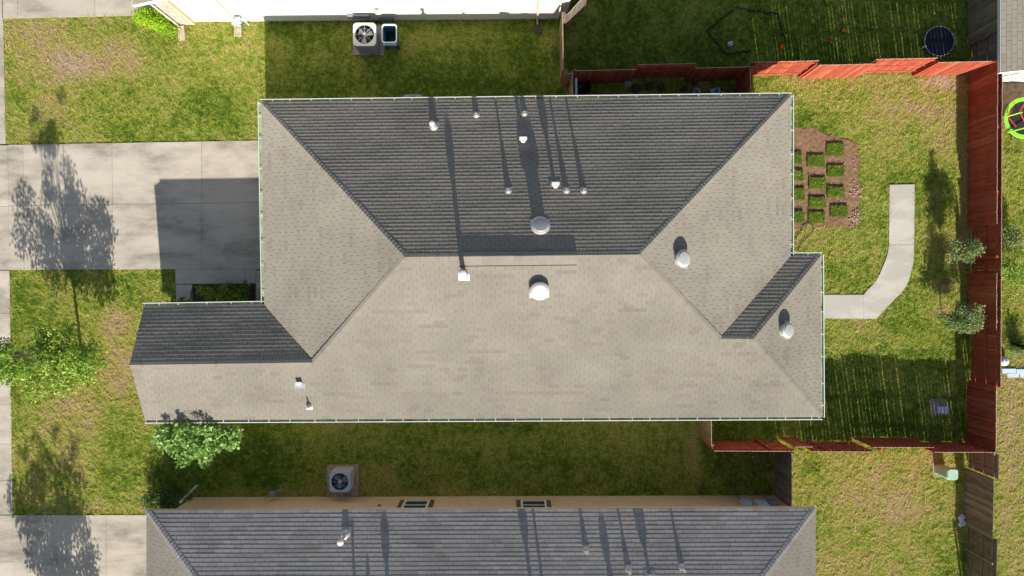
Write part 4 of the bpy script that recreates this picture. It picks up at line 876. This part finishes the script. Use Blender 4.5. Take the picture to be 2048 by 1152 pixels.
# meter vault in the shaded yard, green pedestal, white things beyond the fence
c = W(1887, 820, .16); root = empty('utility_cover', (c.x, c.y, 0), 'pale blue ribbed box on a concrete pad in the dark yard corner', 'utility box')
mb = MB(); mb.rrect((-.12, .1), .78, .72, .03, -.02, .05); mb.build('pad', PAD, root); mb = MB(); mb.rrect((0, 0), .48, .3, .02, .05, .15); bd = mb.build('body', BLUEG, root)
mb = MB()
for x in (-.22, -.06, .1, .22): mb.box((x, 0, .157), (.03, .31, .014))
mb.build('ribs', WHITE, bd)
zt = .92; root = empty('utility_pedestal', (18.42, -8.05, 0), 'pale green utility pedestal on the dry lawn beside the grey fence', 'utility box')
c0 = W(1906, 949.5, zt); root.location = (c0.x, c0.y, 0); mb = MB(); mb.rrect((0, 0), .44, .44, .11, 0, zt-.2, 0, 6); bd = mb.build('body', UTIL, root)
mb = MB(); mb.rrect((0, 0), .47, .47, .12, zt-.2, zt-.03, 0, 6); mb.rrect((0, 0), .42, .42, .11, zt-.03, zt, 0, 6); mb.build('lid', UTIL, root)
mb = MB()
for k in range(6): mb.box((-.15+k*.06, -.222, .34), (.035, .012, .3))
mb.build('vent_slots', GREY, bd); mb = MB(); mb.box((0, -.05, .015), (.6, .6, .05)); mb.build('pad', PAD, root)
c = W(1926, 1041, .1); mb = MB()
for k in range(5): mb.lathe([(0, 0), (.1, .01), (.12, .08), (.06, .15), (0, .13)], (c.x+random.uniform(-.1, .1), c.y+random.uniform(-.16, .16), random.uniform(0, .05)), 7, M=Matrix.Rotation(random.uniform(-.6, .6), 3, 'X'))
tag(mb.build('plastic_bag', BLUEW), 'crumpled pale blue bag at the foot of the grey fence', 'bag')
c = W(1505, 913, .0); mb = MB(); mb.lathe([(0, 0), (.035, .01), (.04, .05), (.02, .09), (0, .09)], (c.x, c.y, .03), 10); tag(mb.build('paper_cup', WHITE), 'tiny white cup on the dark grass below the south red fence', 'cup')
# garden hose loop
pts = [(1560, 497), (1578, 489), (1592, 476), (1601, 462), (1609, 451), (1617, 447), (1624, 450), (1627, 458), (1622, 468), (1611, 479), (1600, 490), (1596, 502)]
dense = []
for i in range(len(pts)-1):
    p0, p1, p2, p3 = (Vector(pts[max(i-1, 0)]), Vector(pts[i]), Vector(pts[i+1]), Vector(pts[min(i+2, len(pts)-1)]))
    for k in range(5):
        t = k/5; q_ = .5*((2*p1)+(p2-p0)*t+(2*p0-5*p1+4*p2-p3)*t*t+(3*p1-p0-3*p2+p3)*t**3); dense.append(W(q_.x, q_.y, .07))
mb = MB(); mb.tube(dense, .014, 6); tag(mb.build('garden_hose', mat('hose_green', (.03, .05, .035), .5)), 'thin dark garden hose looped on the grass below the dug bed', 'hose')
# white edging and round item beyond the fence
a = W(2003, 742, .05); mb = MB()
for k in range(4): mb.box((a.x+.3+k*.62, a.y-.02*k, .05), (.6, .2, .1))
for k in range(3): mb.box((a.x+.5+k*.55, a.y-.2, .03), (.5, .16, .06), rz=.03)
tag(mb.build('stone_edging', BLUEW), 'pale stone edging beyond the red east fence', 'edging')
c = W(2012, 723, .3); mb = MB(); mb.lathe([(0, 0), (.1, .0), (.19, .12), (.2, .2), (.12, .3), (0, .33)], (0, 0, 0), 20); mb.tube([(0, 0, .32), (0, 0, .37)], .03, 8); o = mb.build('garden_globe', BLUEW); o.location = (c.x, c.y, .02); tag(o, 'pale round garden ornament beside the spiky plant', 'ornament')

# ---------------------------------------------------------------- dug bed with grass squares
soilm = mat('bare_soil', (0.225, 0.132, 0.075), 0.95, 0.3, 7, 0.6, 40)
SQ = [(1653, 287, 1688, 311), (1655, 331, 1689, 353), (1655, 374, 1689, 395), (1661, 411, 1695, 433), (1615, 310, 1649, 333), (1618, 355, 1652, 377), (1619, 395, 1652, 415), (1617, 424, 1650, 446), (1560, 305, 1604, 327), (1562, 340, 1607, 361), (1564, 376, 1610, 400), (1562, 423, 1608, 445)]
edge = [(1560, 248), (1600, 256), (1625, 254), (1650, 268), (1680, 275), (1708, 285), (1716, 296), (1720, 330), (1714, 352), (1722, 385), (1718, 420), (1724, 446), (1706, 457), (1680, 452), (1652, 458), (1625, 450), (1600, 456), (1560, 457)]
jag = []
for i in range(len(edge)):
    a, b = Vector(edge[i]), Vector(edge[(i+1) % len(edge)])
    for k in range(5): q_ = a.lerp(b, k/5); jag.append((q_.x+random.uniform(-2, 2), q_.y+random.uniform(-2, 2)))
DIRT = [P2(*p) for p in jag]; DIRT_IN = [P2(*p) for p in edge]
# lumpy soil sheet
def inside(x, y, poly):
    c_ = np.zeros(x.shape, bool); n = len(poly)
    for i in range(n):
        x1, y1 = poly[i]; x2, y2 = poly[i-1]
        if y1 == y2: continue
        c_ ^= ((y1 > y) != (y2 > y)) & (x < (x2-x1)*(y-y1)/(y2-y1)+x1)
    return c_
xs = [p[0] for p in DIRT]; ys = [p[1] for p in DIRT]; st = .045
ax = np.arange(min(xs), max(xs), st); ay = np.arange(min(ys), max(ys), st); AX, AY = np.meshgrid(ax, ay)
AZ = 0.010+0.022*vnoise(AX, AY, .09, 8)**2+0.02*vnoise(AX, AY, .4, 9)+0.05*np.clip(vnoise(AX, AY, .14, 18)-.2, 0, 1)*np.clip((AX-14.2)/1.0, 0, 1)
vv = np.stack([AX.ravel(), AY.ravel(), AZ.ravel()], 1); i2, j2 = np.meshgrid(np.arange(len(ax)-1), np.arange(len(ay)-1)); q = (j2*len(ax)+i2).ravel()
fc = np.stack([q, q+1, q+len(ax)+1, q+len(ax)], 1); cen = vv[fc].mean(1); fc = fc[inside(cen[:, 0], cen[:, 1], DIRT)]
o = np_mesh('bare_soil', vv, fc, soilm); tag(o, kind='structure')
SODS = []
for (x0, y0, x1, y1) in SQ:
    a = W(x0, y0, .1); b = W(x1, y1, .1); q_ = [(a.x, a.y), (b.x, a.y), (b.x, b.y), (a.x, b.y)]; SODS.append(q_)
mb = MB()
for q_ in SODS: mb.prism(q_, 0, .10, 0)
o = mb.build('turf_squares', lawn_mat('turf_soil', True)); tag(o, 'raised squares of turf left standing in the dug soil', 'turf', kind='stuff')
# pale rubble at the soil's corner
mb = MB()
for k in range(60):
    cx, cy = P2(1708+random.gauss(0, 6), random.choice((440, 436, 446, 330, 380))+random.gauss(0, 9)); r_ = random.uniform(.015, .045)
    mb.lathe([(0, -r_), (r_, -r_*.3), (r_*.8, r_*.5), (0, r_*.8)], (cx, cy, .05), 6, M=Matrix.Rotation(random.uniform(-1, 1), 3, 'X'))
tag(mb.build('rubble', mat('rubble', (.42, .30, .24), .9, .2, 20)), 'small pale rubble and dry clods along the soil edge', 'rubble', kind='stuff')

# ---------------------------------------------------------------- grass blades over every lawn
EXCL += [[(-9.45, 6.9), (-9.45, -1.05), (-14.1, -1.05), (-14.1, -4.8), (11.72, -4.65), (11.72, .9), (10.5, .9), (10.5, 7.1)], [(-13.75, -9.03), (11.5, -8.95), (11.5, -20), (-13.75, -20)], [(-13.75, 11.5), (2.02, 11.62), (2.02, 23), (-13.75, 23)], [(-14.42, 11.36), (-13.76, 11.36), (-13.76, 14), (-14.42, 14)], [(E1.x, wy), (E5.x, wy), (E5.x, 30), (E1.x, 30)], DIRT, [P2(384, 568), P2(512, 568), P2(512, 612), P2(384, 612)]]
mb = MB(); mb.prism([P2(386, 568.5), P2(511, 568.5), P2(511, 611), P2(386, 611)], -.02, .02); tag(mb.build('mulch_bed', JOINT), kind='structure')  # dark sheet under the hedge, shade put into its gaps as colour
def blades(name, label, n, x0, x1, y0, y1, keep=None, z0=0.0, hgt=(.03, .075), wid=(.014, .030), big=1.0):
    x = rng.uniform(x0, x1, n); y = rng.uniform(y0, y1, n)
    if keep is None:
        ok = np.ones(n, bool)
        for p in EXCL: ok &= ~inside(x, y, p)
    else:
        ok = np.zeros(n, bool)
        for p in keep: ok |= inside(x, y, p)
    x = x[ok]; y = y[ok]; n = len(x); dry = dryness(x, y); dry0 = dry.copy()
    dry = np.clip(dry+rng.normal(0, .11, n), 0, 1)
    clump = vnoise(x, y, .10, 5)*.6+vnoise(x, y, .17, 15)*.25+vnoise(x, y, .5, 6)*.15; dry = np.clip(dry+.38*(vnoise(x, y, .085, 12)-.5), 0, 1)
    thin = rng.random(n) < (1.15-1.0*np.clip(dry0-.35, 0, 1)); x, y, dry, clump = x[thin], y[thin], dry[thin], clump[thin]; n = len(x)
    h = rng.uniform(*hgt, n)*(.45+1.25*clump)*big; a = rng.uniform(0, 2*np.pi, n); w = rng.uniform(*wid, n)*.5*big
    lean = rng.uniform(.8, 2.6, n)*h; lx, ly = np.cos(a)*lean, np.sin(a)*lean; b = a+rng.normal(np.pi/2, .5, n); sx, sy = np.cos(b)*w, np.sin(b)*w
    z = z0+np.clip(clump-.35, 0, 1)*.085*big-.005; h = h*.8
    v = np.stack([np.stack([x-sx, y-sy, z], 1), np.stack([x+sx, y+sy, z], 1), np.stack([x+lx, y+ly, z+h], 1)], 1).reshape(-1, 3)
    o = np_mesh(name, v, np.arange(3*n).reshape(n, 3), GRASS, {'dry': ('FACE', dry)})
    return tag(o, label, 'grass', kind='stuff')
blades('grass', 'mown green and straw-coloured lawn grass around the houses', 1900000, -23.5, 24, -14, 14)
blades('turf_grass', 'dense green grass on the raised turf squares in the soil', 14000, 11, 16.5, 2.5, 7, keep=SODS, z0=.10, hgt=(.03, .07))
for o in bpy.data.objects:
    if o.type == 'MESH' and o.name.startswith('turf_grass'): o.data.attributes['dry'].data.foreach_set('value', np.clip(rng.normal(.03, .08, len(o.data.polygons)), 0, 1).astype(np.float32))
